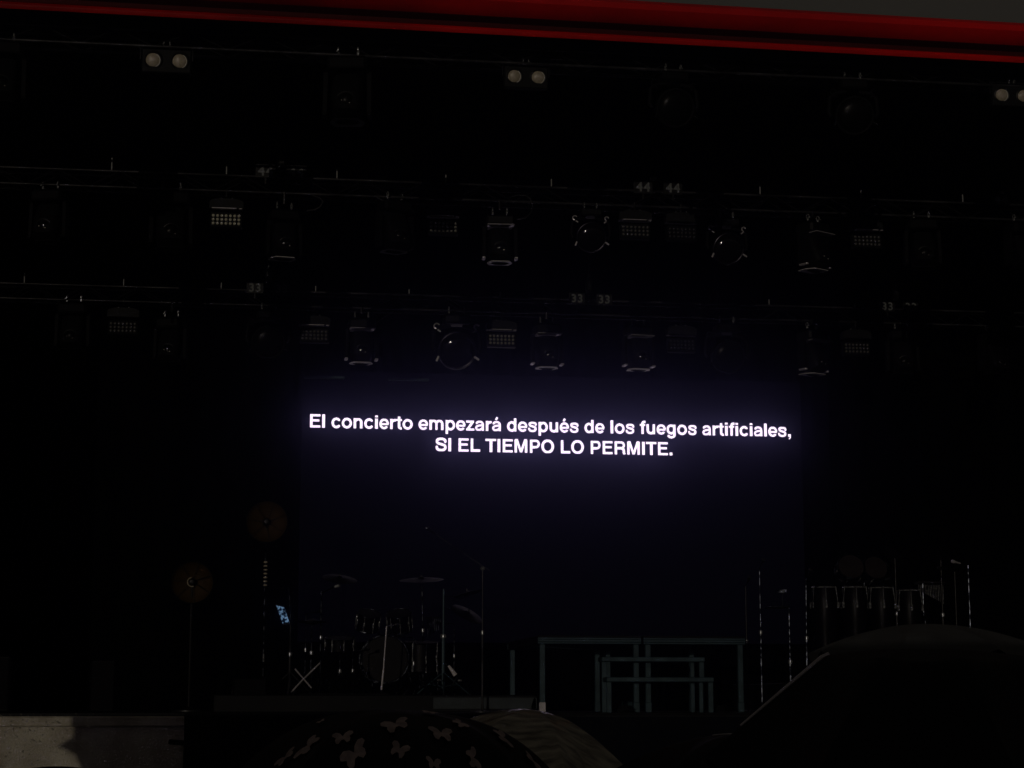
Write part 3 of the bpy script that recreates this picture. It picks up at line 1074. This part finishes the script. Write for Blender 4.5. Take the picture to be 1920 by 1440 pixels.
bd = drum('bass_drum', 722, 1236, YB - .35, .27, .42, (0, -1, 0), 'large dark bass drum lying on its side in the middle of the kit', GK, lugs=10)
for s in (-1, 1):
    m = MB()
    m.tube((s * .25, .12, -.05), (s * .36, -.02, DZ - bd.location.z + .01), .010, n=6)
    m.build('spur', M['dullchrome'], bd, smooth=True)
m = MB()
for k in (-1, 1):
    m.tube((k * .06, .2, .25), (k * .06, .25, .36), .011, n=6)
m.build('tom_mount', M['dullchrome'], bd)
ft = [x for x in bpy.data.objects if x.name == 'floor_tom'][0]
for a_ in (200, 330, 90):
    d = Vector((math.cos(R(a_)), math.sin(R(a_)), 0)) * .215
    m = MB()
    m.tube(d + Vector((0, 0, -.12)), d + Vector((0, 0, DZ - ft.location.z + .01)), .008, n=6)
    m.build('leg', M['dullchrome'], ft, smooth=True)
th = thing('drum_throne', 'round black drum stool behind the bass drum', 'stool', (P(700, 1200, 24).x, 24, DZ))
MB().lathe([(.0, .46), (.16, .46), (.17, .50), (.15, .545), (0, .555)], n=24).build('seat', M['black'], th, smooth=True)
MB().tube((0, 0, .1), (0, 0, .47), .016, n=8).build('post', M['dullchrome'], th)
for a_ in (30, 150, 270):
    MB().tube((0, 0, .22), (.26 * math.cos(R(a_)), .26 * math.sin(R(a_)), .01), .01, n=6).build('leg', M['dullchrome'], th)
# straight mic stand in front of the bass drum, leaning
q0, q1 = P(725, 1174, 21.9), P(719, 1256, 21.9)
t = thing('microphone_stand', 'slim slanting microphone stand in front of the bass drum', 'microphone stand', (q1.x - .02, 21.9, DZ), 0, 'microphone stands on the stage')
m = MB()
m.tube((0, 0, .05), q1 - t.location, .012, n=8)
m.tube(q1 - t.location, q0 - t.location, .008, n=8)
m.build('pole', M['under'], t, smooth=True)
m = MB()
m.tube(q0 - t.location, q0 - t.location + Vector((.12, .25, .02)), .007, n=6)
m.build('boom', M['dullchrome'], t)
m = MB()
m.lathe([(.012, -.08), (.018, 0), (.028, .03), (.02, .055), (0, .06)], q0 - t.location + Vector((.14, .3, .02)), (.3, 1, -.1), 12)
m.build('microphone', M['blackmetal'], t, smooth=True)
MB().lathe([(.13, 0), (.13, .012), (.02, .03), (.012, .06)], n=24).build('base', M['blackmetal'], t, smooth=True)

cymbal(790, 1086, YB + .1, .27, (R(10), R(-3), 0), 'wide crash cymbal in the middle of the kit, level')
stand(796, 1084, YB + .1, DZ, 'straight cymbal stand right of the toms', group='drum kit stands', legs=.27, lean=-.03)
t, h = stand(832, 1104, YB - .5, DZ, 'tallest chrome stand with a boom at the right of the kit', group='drum kit stands', r=.016, matl='tealmetal', legs=.34)
m = MB()
m.tube(L3(832, 1118, YB - .5, t.location), L3(878, 1118, YB - .6, t.location), .007, n=6)
m.tube(L3(845, 1126, YB - .5, t.location), L3(876, 1120, YB - .6, t.location), .006, n=6)
m.tube(L3(838, 1140, YB - .5, t.location), L3(875, 1156, YB - .7, t.location), .006, n=6)
m.build('boom', M['dullchrome'], t, smooth=True)
cymbal(876, 1150, YB - .7, .2, (R(24), R(26), 0), 'tilted splash cymbal at the right end of the kit')
cymbal(877, 1112, YB - .6, .17, (R(-6), R(-14), 0), 'small cymbal above the tilted splash cymbal')
m = MB()
for i, px in enumerate((802, 805, 808, 812, 815, 818, 822, 826)):
    a, b = L3(px, 1160, YB - .45, t.location), L3(px, 1194 - i * 2, YB - .45, t.location)
    m = MB()
    m.tube(a, b, .0055, n=6)
    m.build('chime_bar', M['dullchrome'], t, smooth=True)
MB().tube(L3(798, 1158, YB - .45, t.location), L3(830, 1158, YB - .45, t.location), .01, n=6).build('chime_beam', M['blackmetal'], t)
# hi-hat pedal assembly
hp = P(842, 1300, YB - .8)
t = thing('hihat_pedal', 'shiny slanting pedal on the platform at the right of the kit', 'pedal', (hp.x, YB - .8, DZ))
m = MB()
a, b = L3(841, 1248, YB - .8, t.location), L3(854, 1266, YB - .8, t.location)
m.path([a, b], [.014, .027], 8)
m.build('footboard', M['pale'], t)
m = MB()
m.tube(L3(808, 1271, YB - .8, t.location), L3(826, 1294, YB - .8, t.location), .009, n=6)
m.tube(L3(857, 1270, YB - .8, t.location), L3(845, 1290, YB - .8, t.location), .009, n=6)
m.tube(L3(841, 1248, YB - .8, t.location), L3(833, 1244, YB - .5, t.location), .009, n=6)
m.tube(b, L3(866, 1278, YB - .8, t.location), .008, n=6)
m.build('frame', M['dullchrome'], t, smooth=True)
m = MB()
m.box(L3(823, 1275, YB - .8, t.location), (.05, .04, .025), bev=.006)
m.build('clip', M['chrome'], t)
m = MB()
m.box(L3(862, 1276, YB - .8, t.location), (.05, .04, .025), bev=.006)
m.build('clip', M['chrome'], t)

for (px, yt, Y, hgt, lb) in ((662, 1222, 22.0, 0, 'short microphone stand reaching toward the snare drum'), (776, 1196, 22.1, 0, 'short microphone stand aimed at the floor tom'),
                             (574, 1150, 22.9, 0, 'mid height microphone stand by the hi hat side of the kit'), (852, 1170, 23.4, 0, 'mid height microphone stand behind the tilted splash cymbal')):
    t, h = stand(px, yt, Y, DZ, lb, 'microphone_stand', 'microphone stand', 'microphone stands on the stage', r=.008, legs=.22)
    d = Vector((.16 if px < 700 else -.16, .2, .03))
    MB().tube((0, 0, h), Vector((0, 0, h)) + d, .006, n=6).build('boom', M['dullchrome'], t, smooth=True)
    m = MB()
    m.lathe([(.009, -.06), (.015, 0), (.023, .03), (.018, .05), (0, .055)], Vector((0, 0, h)) + d, d, 10)
    m.build('microphone', M['blackmetal'], t, smooth=True)
hh_, hx = stand(585, 1160, 22.7, DZ, 'hi hat stand with two small closed cymbals left of the snare', 'hihat_stand', 'stand', 'drum kit stands', legs=.24)
m = MB()
m.lathe([(.005, .03), (.03, .026), (.06, .012), (.17, 0), (.17, -.002), (0, .004)], (0, 0, hx - .03), n=30)
m.lathe([(0, -.01), (.17, -.014), (.17, -.016), (.06, -.028), (.03, -.04), (.005, -.044)], (0, 0, hx - .03), n=30)
m.build('cymbal_pair', M['cymbal'], hh_, smooth=True)
for k_, (pts, lb) in enumerate((([(560, 1312), (600, 1316), (640, 1313), (690, 1318), (730, 1314)], 'black cable lying across the front of the drum platform'),
                                ([(905, 1331), (880, 1334), (850, 1331), (820, 1335)], 'black cable running from the tall microphone stand base'))):
    Yc = 21.25 if k_ == 0 else 20.9
    zc_ = DZ + .008 if k_ == 0 else FZ + .008
    m = MB()
    m.path([(P(x, y, Yc).x, Yc + (y - 1315) * .02, zc_) for (x, y) in pts], .007, 6)
    tag(m.build('floor_cable', M['hood'], smooth=True), lb, 'cable', 'cables on the stage floor')

# tall boom microphone stand
YM = 20.9
t, h = stand(905, 1066, YM, FZ, 'tall boom microphone stand between the drum kit and the riser', 'microphone_stand', 'microphone stand', 'microphone stands on the stage', r=.009, matl='truss', foot='round')
m = MB()
m.tube(L3(918, 1070, YM, t.location), L3(806, 994, YM, t.location), .007, n=6)
m.build('boom', M['truss'], t, smooth=True)
MB().box((0, 0, h), (.05, .05, .04), bev=.01).build('boom_clutch', M['chrome'], t)
m = MB()
m.lathe([(.010, -.1), (.017, 0), (.027, .03), (.02, .055), (0, .06)], L3(806, 994, YM, t.location), (-.8, 0, .5), 12)
m.build('microphone', M['dullchrome'], t, smooth=True)

q = P(690, 1328, YF + .3)
o = MB().box((0, 0, 0), (.19, .04, .02), bev=.006).build('metal_strip', M['pale'])
o.location = (q.x, YF + .3, FZ + .012)
o.rotation_euler = (R(-35), 0, 0)
tag(o, 'small shiny metal strip lying on the stage edge below the bass drum', 'metal strip')


# riser decks with legs
def deck(px0, px1, ytop, Y, label, hi):
    a, b = P(px0, ytop, Y), P(px1, ytop, Y)
    wd = b.x - a.x
    t = thing('stage_deck', label, 'platform', ((a.x + b.x) / 2, Y, FZ), 0, 'aluminium framed riser decks')
    h = a.z - FZ
    MB().box((0, 1.2, h + .012), (wd - .006, 2.42, .022), bev=.003).build('deck_top', M['boards'], t)
    m = MB()
    m.box((0, 0, h - .035), (wd, .03, .026), bev=.004)
    m.box((0, .004, h - .010), (wd, .03, .020), bev=.004)
    m.box((0, .004, h - .060), (wd, .03, .018), bev=.004)
    m.build('frame', M['tealmetal'], t)
    MB().box((0, 2.42, h - .035), (wd, .03, .07), bev=.004).build('rear_beam', M['tealmetal'], t)
    for s in (-1, 1):
        MB().box((s * (wd / 2 - .02), 1.21, h - .036), (.03, 2.38, .066), bev=.004).build('side_rail', M['matt'], t)
    for (s, y) in ((-1, .03), (1, .03), (-1, 2.38), (1, 2.38)):
        lg = MB().box((s * (wd / 2 - .055), y, (h - .07) / 2), (.062, .05, h - .07), bev=.006).build('leg', M['tealmetal'], t)
        MB().box((s * (wd / 2 - .055), y - .002, .055), (.07, .058, .11), bev=.006).build('foot_sleeve', M['pale' if (s < 0 and y < .5 and hi) else 'tealmetal'], lg)
    return t


deck(1008, 1202, 1195, 21.0, 'left deck of the aluminium riser with a pale foot', True)
deck(1206, 1397, 1196, 21.0, 'right deck of the aluminium riser beside the black umbrella', False)
st = thing('portable_steps', 'two tread metal steps standing in front of the riser decks', 'steps', (P(1228, 1330, 20.5).x, 20.5, FZ))
for (px0, px1, yt, Y, yb) in ((1128, 1321, 1236, 20.72, 1325), (1137, 1338, 1274, 20.42, 1328)):
    a, b = P(px0, yt, Y) - st.location, P(px1, yt, Y) - st.location
    h = a.z
    tr = MB().box(((a.x + b.x) / 2, a.y + .1, h), (b.x - a.x, .24, .05), bev=.006).build('tread', M['tealmetal'], st)
    for x in (a.x + .03, b.x - .03, b.x - .10):
        inner = x == b.x - .10
        lg = MB().box((x, a.y + (.17 if inner else .02), h / 2 - .014), (.055 if not inner else .045, .03, h - .028), bev=.004).build('leg', M['tealmetal'], st)
# coiled cables and a small floor box beneath the riser
for (px, Y, r, lb) in ((1170, 20.9, .11, 'coiled cable on the floor behind the left leg of the steps'), (1345, 20.8, .12, 'coiled cable on the floor right of the steps')):
    q = P(px, 1330, Y)
    m = MB()
    for k in range(5):
        m.torus((random.uniform(-.02, .02), random.uniform(-.02, .02), .012 + k * .014), (random.uniform(-.1, .1), random.uniform(-.1, .1), 1), r - k * .008, .008, n=26, m=6)
    o = m.build('coiled_cable', M['hood'], smooth=True)
    o.location = (q.x, Y, FZ)
    tag(o, lb, 'cable', 'coiled cables under the riser')
q = P(1176, 1300, 21.7)
o = MB().box((0, 0, .06), (.1, .1, .12), Matrix.Rotation(.3, 3, 'Z'), bev=.012).build('floor_box', M['tealmetal'])
o.location = (q.x, 21.7, FZ)
tag(o, 'small grey box standing on the floor under the riser', 'box')


# speakers at the left
def speaker(px0, px1, yt, Y, label, group='dark loudspeakers on the left of the stage', wedge=False):
    a, b = P(px0, yt, Y), P(px1, yt, Y)
    wd, h = b.x - a.x, a.z - FZ
    t = thing('loudspeaker', label, 'loudspeaker', ((a.x + b.x) / 2, Y, FZ), 0, group)
    MB().box((0, wd * .45, h / 2), (wd, wd * .85, h), bev=.025).build('cabinet', M['shell'], t, smooth=False)
    MB().box((0, wd * .02, h / 2), (wd * .88, .02, h * .9), bev=.006).build('grille', M['cloth'], t)
    for s in (-1, 1):
        MB().box((s * wd * .506, wd * .45, h * .6), (.012, .14, .05), bev=.004).build('handle', M['blackmetal'], t)
    return t


speaker(-60, 22, 1228, 21.5, 'dark loudspeaker cut off by the left edge of the picture')
speaker(170, 218, 1236, 21.8, 'narrow dark loudspeaker standing left of the lower dish lamp')
t = speaker(436, 503, 1270, 21.9, 'low dark amplifier box between the dish lamps and the drum kit')
t['group'] = 'dark loudspeakers on the left of the stage'

# percussion at the right
YP = 23.0
GP = 'percussion drums at the right'
PZ = FZ + .35
pp = thing('percussion_platform', 'black platform under the congas at the right of the stage', 'platform', (P(1700, 1230, YP).x, YP + .4, FZ))
MB().box((0, 0, .17), (3.6, 2.4, .34), bev=.01).build('deck', M['boards'], pp)
MB().box((0, -1.21, .17), (3.55, .02, .28)).build('front_board', M['cloth'], pp)


def conga(px, py, Y, s, label):
    q = P(px, py, Y)
    t = thing('conga', label, 'drum', q, 0, GP)
    h = q.z - PZ
    H = min(h - .06, .74)
    m = MB()
    m.lathe([(.14 * s, 0), (.165 * s, -.18 * H), (.168 * s, -.32 * H), (.14 * s, -.62 * H), (.105 * s, -.88 * H), (.10 * s, -H)], n=28)
    m.build('shell', M['shell'], t, smooth=True)
    MB().lathe([(.142 * s, -.004), (.13 * s, .012), (0, .014)], n=28).build('drum_head', M['head'], t, smooth=True)
    MB().torus((0, 0, -.012), (0, 0, 1), .15 * s, .009, n=30, m=6).build('hoop', M['chrome'], t, smooth=True)
    for k in range(6):
        a_ = 2 * math.pi * k / 6 + .35
        d = Vector((math.cos(a_), math.sin(a_), 0))
        m = MB()
        m.tube(d * .152 * s, d * .178 * s + Vector((0, 0, -.2)), .006, n=6)
        m.box(d * .18 * s + Vector((0, 0, -.23)), (.03, .03, .08), bev=.006)
        m.build('lug', M['chrome'], t, smooth=True)
    for a_ in (30, 150, 270):
        d = Vector((math.cos(R(a_)), math.sin(R(a_)), 0))
        MB().tube(d * .12 * s + Vector((0, 0, -H * .7)), d * .26 + Vector((0, 0, -h + .01)), .009, n=6).build('leg', M['dullchrome'], t, smooth=True)
    return t


conga(1545, 1100, YP, 1.0, 'leftmost conga in the row of congas at the right')
conga(1602, 1100, YP + .15, 1.0, 'second conga from the left below the round drums')
conga(1652, 1101, YP - .05, 1.0, 'conga with the brightest lug, third in the row')
conga(1704, 1106, YP + .2, .95, 'rightmost conga in the row at the right')
drum('timbale', 1596, 1062, YP + .35, .165, .17, (-.05, -.93, .36), 'left of two round drums facing the audience above the congas', GP, lugs=6)
drum('timbale', 1642, 1064, YP + .4, .155, .17, (.05, -.93, .36), 'right of two round drums facing the audience above the congas', GP, lugs=6)
t, h = stand(1620, 1075, YP + .6, PZ, 'stand carrying the two round drums above the congas', 'timbale_stand', 'stand', 'percussion stands', legs=.3)
MB().tube((-.17, -.08, h), (.17, -.08, h), .012, n=8).build('crossbar', M['dullchrome'], t, smooth=True)
cymbal(1676, 1042, YP + .2, .17, (R(-8), R(48), 0), 'steeply tilted cymbal right of the round drums')
cymbal(1764, 1044, YP, .2, (R(-8), R(52), 0), 'steeply tilted cymbal near the right end of the percussion')
stand(1678, 1046, YP + .25, PZ, 'cymbal stand right of the round drums', matl='blackmetal', group='percussion stands', legs=.25)
stand(1764, 1050, YP + .04, PZ, 'cymbal stand near the right end of the percussion', matl='blackmetal', group='percussion stands', legs=.25)
for (px, py, lb) in ((1588, 1084, 'small cowbell below the left round drum'), (1660, 1086, 'small cowbell below the right round drum'), (1716, 1094, 'small cowbell above the rightmost conga')):
    q = P(px, py, YP + .1)
    cb = thing('cowbell', lb, 'bell', q, R(20), 'small cowbells over the congas')
    m = MB()
    m.add([(-.05, -.02, -.012), (-.05, .02, -.012), (-.05, .02, .012), (-.05, -.02, .012), (.05, -.032, -.022), (.05, .032, -.022), (.05, .032, .022), (.05, -.032, .022)],
          [(0, 1, 2, 3), (4, 5, 6, 7), (0, 1, 5, 4), (1, 2, 6, 5), (2, 3, 7, 6), (3, 0, 4, 7)])
    m.build('shell', M['dullchrome'], cb)
    MB().tube((0, .03, 0), (0, .14, -.35), .007, n=6).build('rod', M['dullchrome'], cb)
q = P(1730, 1092, YP + .1)
bc = thing('bar_chimes', 'row of thin hanging metal bar chimes right of the congas', 'chimes', (q.x, YP + .1, PZ))
hb = q.z - PZ
MB().tube((0, 0, 0), (0, 0, hb), .009, n=8).build('pole', M['dullchrome'], bc, smooth=True)
MB().box((.10, -.02, hb), (.36, .03, .03), bev=.006).build('beam', M['blackmetal'], bc)
for k_ in range(16):
    x_ = -.06 + k_ * .021
    MB().tube((x_, -.02, hb - .03), (x_, -.02, hb - .10 - .011 * k_), .0045, n=6).build('chime_bar', M['chrome'], bc, smooth=True)
for (px, yt, Y, lb, ln) in ((1398, 1098, 21.9, 'thin dark microphone stand behind the right end of the riser', 0),
                            (1424, 1066, 21.6, 'tall shiny microphone stand right of the riser', 0),
                            (1508, 1085, 21.2, 'microphone stand just left of the congas', .02),
                            (1790, 1072, 22.0, 'leaning microphone stand right of the congas', .0),
                            (1815, 1060, 22.6, 'rightmost microphone stand with a bright top', 0)):
    t, h = stand(px, yt, Y, FZ, lb, 'microphone_stand', 'microphone stand', 'microphone stands on the stage', r=.010, matl='blackmetal' if px in (1398, 1790) else 'dullchrome', foot='round', lean=ln)
    m = MB()
    d = Vector((.0, -.14, .06)) if px < 1700 else Vector((-.16, -.05, .03))
    m.tube((ln, 0, h), Vector((ln, 0, h)) + d, .007, n=6)
    m.build('boom', M['dullchrome'], t, smooth=True)
    m = MB()
    m.lathe([(.009, -.08), (.015, 0), (.025, .03), (.02, .05), (0, .055)], Vector((ln, 0, h)) + d * 1.15, d, 12)
    m.build('microphone', M['under' if px > 1800 else 'blackmetal'], t, smooth=True)
t, h = stand(1480, 1165, 21.4, FZ, 'short stand of the small percussion table', 'percussion_table', 'table', None, r=.011, foot='round')
a, b = L3(1443, 1138, 21.4, t.location), L3(1480, 1138, 21.4, t.location)
MB().box(((a.x + b.x) / 2, .08, a.z), (b.x - a.x, .26, .015), bev=.004).build('tray', M['dullchrome'], t)
MB().tube((0, 0, h), (0, 0, a.z), .01, n=8).build('neck', M['dullchrome'], t)
q = P(1465, 1109, 21.4)
cb = thing('cowbell', 'small metal bell mounted above the percussion table', 'bell', q)
m = MB()
m.add([(-.06, -.02, -.012), (-.06, .02, -.012), (-.06, .02, .012), (-.06, -.02, .012), (.055, -.035, -.024), (.055, .035, -.024), (.055, .035, .024), (.055, -.035, .024)],
      [(0, 1, 2, 3), (4, 5, 6, 7), (0, 1, 5, 4), (1, 2, 6, 5), (2, 3, 7, 6), (3, 0, 4, 7)])
m.build('shell', M['dullchrome'], cb)
MB().tube((0.02, .03, -.02), (.02, .03, a.z + t.location.z - q.z), .006, n=6).build('rod', M['dullchrome'], cb)


# ------------------------------------------------------------------ umbrellas in the crowd
def umbrella(apex_px, apex_py, Y, Rr, drop, label, matl, group, nrib=8, tilt=(0, 0), rot=0, print_px=None, wrinkle=0, edge=None, p=0, tip=True):
    q = P(apex_px, apex_py, Y)
    t = thing('umbrella', label, 'umbrella', q, 0, group)
    t.rotation_euler = (tilt[0], tilt[1], 0)
    TM = Matrix.Rotation(tilt[1], 3, 'Y') @ Matrix.Rotation(tilt[0], 3, 'X')
    m = MB()
    nr, na = 22, nrib * 10
    rnd = random.Random(int(apex_px))

    def surf(rr, a_):
        ph = (a_ * nrib / (2 * math.pi) - rot) % 1.0
        sag = math.sin(math.pi * ph)
        z = -drop * (p(rr) if callable(p) else rr ** p if p else (1 - math.cos(rr * 1.25)) / (1 - math.cos(1.25))) - .09 * Rr * sag * rr ** 2
        rad = Rr * rr * (1 - .075 * sag * rr)
        if wrinkle:
            z += wrinkle * rr * math.sin(a_ * 31 + rr * 9) * (.4 + math.sin(a_ * 7) ** 2)
        return Vector((rad * math.cos(a_), rad * math.sin(a_), z))
    vs = [Vector((0, 0, 0))]
    for i in range(1, nr + 1):
        for k_ in range(na):
            vs.append(surf(i / nr, 2 * math.pi * k_ / na))
    fs = [(0, 1 + k_, 1 + (k_ + 1) % na) for k_ in range(na)]
    for i in range(nr - 1):
        for k_ in range(na):
            fs.append((1 + i * na + k_, 1 + (i + 1) * na + k_, 1 + (i + 1) * na + (k_ + 1) % na, 1 + i * na + (k_ + 1) % na))
    m.add(vs, fs)
    mats = [M[matl]]
    if print_px:
        mats.append(M['butterfly'])
        m.k = 1
        wing = [(0, .12), (.18, .42), (.5, .62), (.8, .55), (.86, .3), (.55, .05), (.62, -.12), (.55, -.42), (.32, -.5), (.1, -.2)]
        shape = [(-x, y) for (x, y) in wing][::-1] + [(x, y) for (x, y) in wing]
        iT = TM.inverted()
        for (bx, by, bs, ba, sq) in print_px:
            # find the canopy point seen there
            d = iT @ ray(bx, by)
            o0 = iT @ (Vector((0, 0, EYE)) - q)
            best = None
            for st_ in range(400):
                u = (Y - Rr * 1.2 + st_ * Rr * 2.4 / 400) / d.y * 1.0
                pt = o0 + d * u
                r_ = math.hypot(pt.x, pt.y) / Rr
                if r_ < 1.02:
                    sp = surf(min(r_, 1), math.atan2(pt.y, pt.x))
                    if pt.z <= sp.z:
                        best = (r_, math.atan2(pt.y, pt.x))
                        break
            if best is None: continue
            c0 = surf(*best)
            s_ = bs * Y / F
            poly = []
            ca, sa = math.cos(ba), math.sin(ba)
            cen_ = [(0, 0)]
            ring = [(x * ca - y * sa, x * sa + y * ca) for (x, y) in shape]
            pts = []
            for (x, y) in [(0, 0)] + ring:
                X_, Y2_ = c0.x + x * s_ * 1.15, c0.y + y * s_ * (1 + (sq - 1) * .45)
                rr_ = min(math.hypot(X_, Y2_) / Rr / .97, .99)
                sp = surf(rr_, math.atan2(Y2_, X_))
                pts.append(Vector((X_, Y2_, sp.z + .006)))
            m.add(pts, [(0, i, i % (len(pts) - 1) + 1) for i in range(1, len(pts))])
    cn = m.build('canopy', mats, t, smooth=True)
    for k_ in range(nrib):
        a_ = 2 * math.pi * (k_ + rot) / nrib
        MB().path([surf(i / 10, a_) - Vector((0, 0, .006)) for i in range(0, 11)], .0022, 5).build('rib', M['dullchrome'], t, smooth=True)
    MB().tube((0, 0, -.72), (0, 0, .0), .006, n=8).build('shaft', M['dullchrome'], t, smooth=True)
    if tip: MB().lathe([(.006, 0), (.008, .01), (.004, .035), (0, .04)], (0, 0, 0), n=10).build('tip', M['dullchrome'], t, smooth=True)
    MB().lathe([(.012, -.84), (.016, -.8), (.015, -.74), (.01, -.71)], n=12).build('handle', M['black'], t, smooth=True)
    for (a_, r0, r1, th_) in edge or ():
        MB().path([surf(r0 + (r1 - r0) * i / 12, a_) + Vector((0, 0, .002)) for i in range(13)], [th_ * (1 - .5 * i / 12) for i in range(13)], 6).build('sheen_strip', M['edge_sheen'], t, smooth=True)  # pale strip stands in for the sheen along the canopy
    return t


GU = 'umbrellas held up in the crowd'
flies = [(742, 1364, 26, .3, 2.6), (862, 1360, 17, -.9, 2.2), (830, 1383, 23, .15, 2.4), (572, 1404, 24, .7, 2.2), (640, 1387, 19, 0, 1.8), (747, 1413, 18, -.6, 2.2),
         (947, 1387, 23, -1.2, 2.6), (660, 1426, 24, .5, 2.4), (892, 1432, 17, -1.2, 2.4), (597, 1357, 8, .3, 2.2), (815, 1438, 14, .1, 2), (805, 1340, 16, -.3, 2.4),
         (520, 1433, 18, .2, 2), (1010, 1436, 18, -.4, 2.2)]
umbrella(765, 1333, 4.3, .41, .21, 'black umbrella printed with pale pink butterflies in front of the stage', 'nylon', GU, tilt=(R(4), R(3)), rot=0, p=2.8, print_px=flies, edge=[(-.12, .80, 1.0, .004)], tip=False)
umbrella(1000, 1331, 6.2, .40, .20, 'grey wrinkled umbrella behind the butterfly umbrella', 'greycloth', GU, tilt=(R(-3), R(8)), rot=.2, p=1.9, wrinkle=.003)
umbrella(1735, 1216, 4.6, .56, 1.0, 'large black umbrella with a pale highlight along its edge at the lower right', 'nylon', GU, tilt=(R(3), R(0)), rot=0, p=lambda r_: .018 * (r_ / .459) ** 2 if r_ < .459 else .018 + .45 * (r_ - .459), edge=[(math.pi, .44, .84, .0062)], tip=False)
umbrella(1735, 1170, 6.6, .43, .10, 'dim grey umbrella just behind the large black one', 'dimcloth', GU, tilt=(R(0), R(0)), rot=.3, p=2)
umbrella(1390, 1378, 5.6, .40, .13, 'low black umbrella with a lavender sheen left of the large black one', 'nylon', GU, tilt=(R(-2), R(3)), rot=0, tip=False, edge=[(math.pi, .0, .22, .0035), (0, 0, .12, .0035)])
umbrella(105, 1437, 5.0, .40, .13, 'black umbrella whose top just shows at the bottom left', 'nylon', GU, tilt=(R(0), R(0)), rot=.1, tip=False)

# ------------------------------------------------------------------ rain in front of the lit wall
m = MB()
rr = random.Random(3)
for i in range(420):
    Y = rr.uniform(10, YF - .3)
    q = P(rr.uniform(-60, 185), rr.uniform(1335, 1480), Y)
    L_ = rr.uniform(.006, .03)
    r_ = rr.choice([.0010, .0012, .0016, .0022, .0042]) * Y / 14
    m.path([q, q + Vector((L_ * .5, 0, -L_ * .4))], [r_, r_ * .6], 4)
o = m.build('rain', M['rain'])
tag(o, 'fine raindrops falling in the light before the concrete wall', 'rain', kind='stuff')

# ------------------------------------------------------------------ haze: stage fog and rain in the air
hz = MB().box(((XL + XR) / 2, 12, 6), (XR - XL + 30, 50, 14.6)).build('haze', [])
hz.data.materials.clear()
hm = bpy.data.materials.new('haze_air')
hm.use_nodes = True
hn = hm.node_tree.nodes
hn.remove(hn['Principled BSDF'])
pv = hn.new('ShaderNodeVolumePrincipled')
pv.inputs['Color'].default_value = (.46, .46, 1, 1)
pv.inputs['Density'].default_value = .0108
pv.inputs['Anisotropy'].default_value = .974
hm.node_tree.links.new(pv.outputs[0], hn['Material Output'].inputs['Volume'])
hz.data.materials.append(hm)
tag(hz, 'thin haze in the air around the stage and crowd', 'haze', kind='stuff')
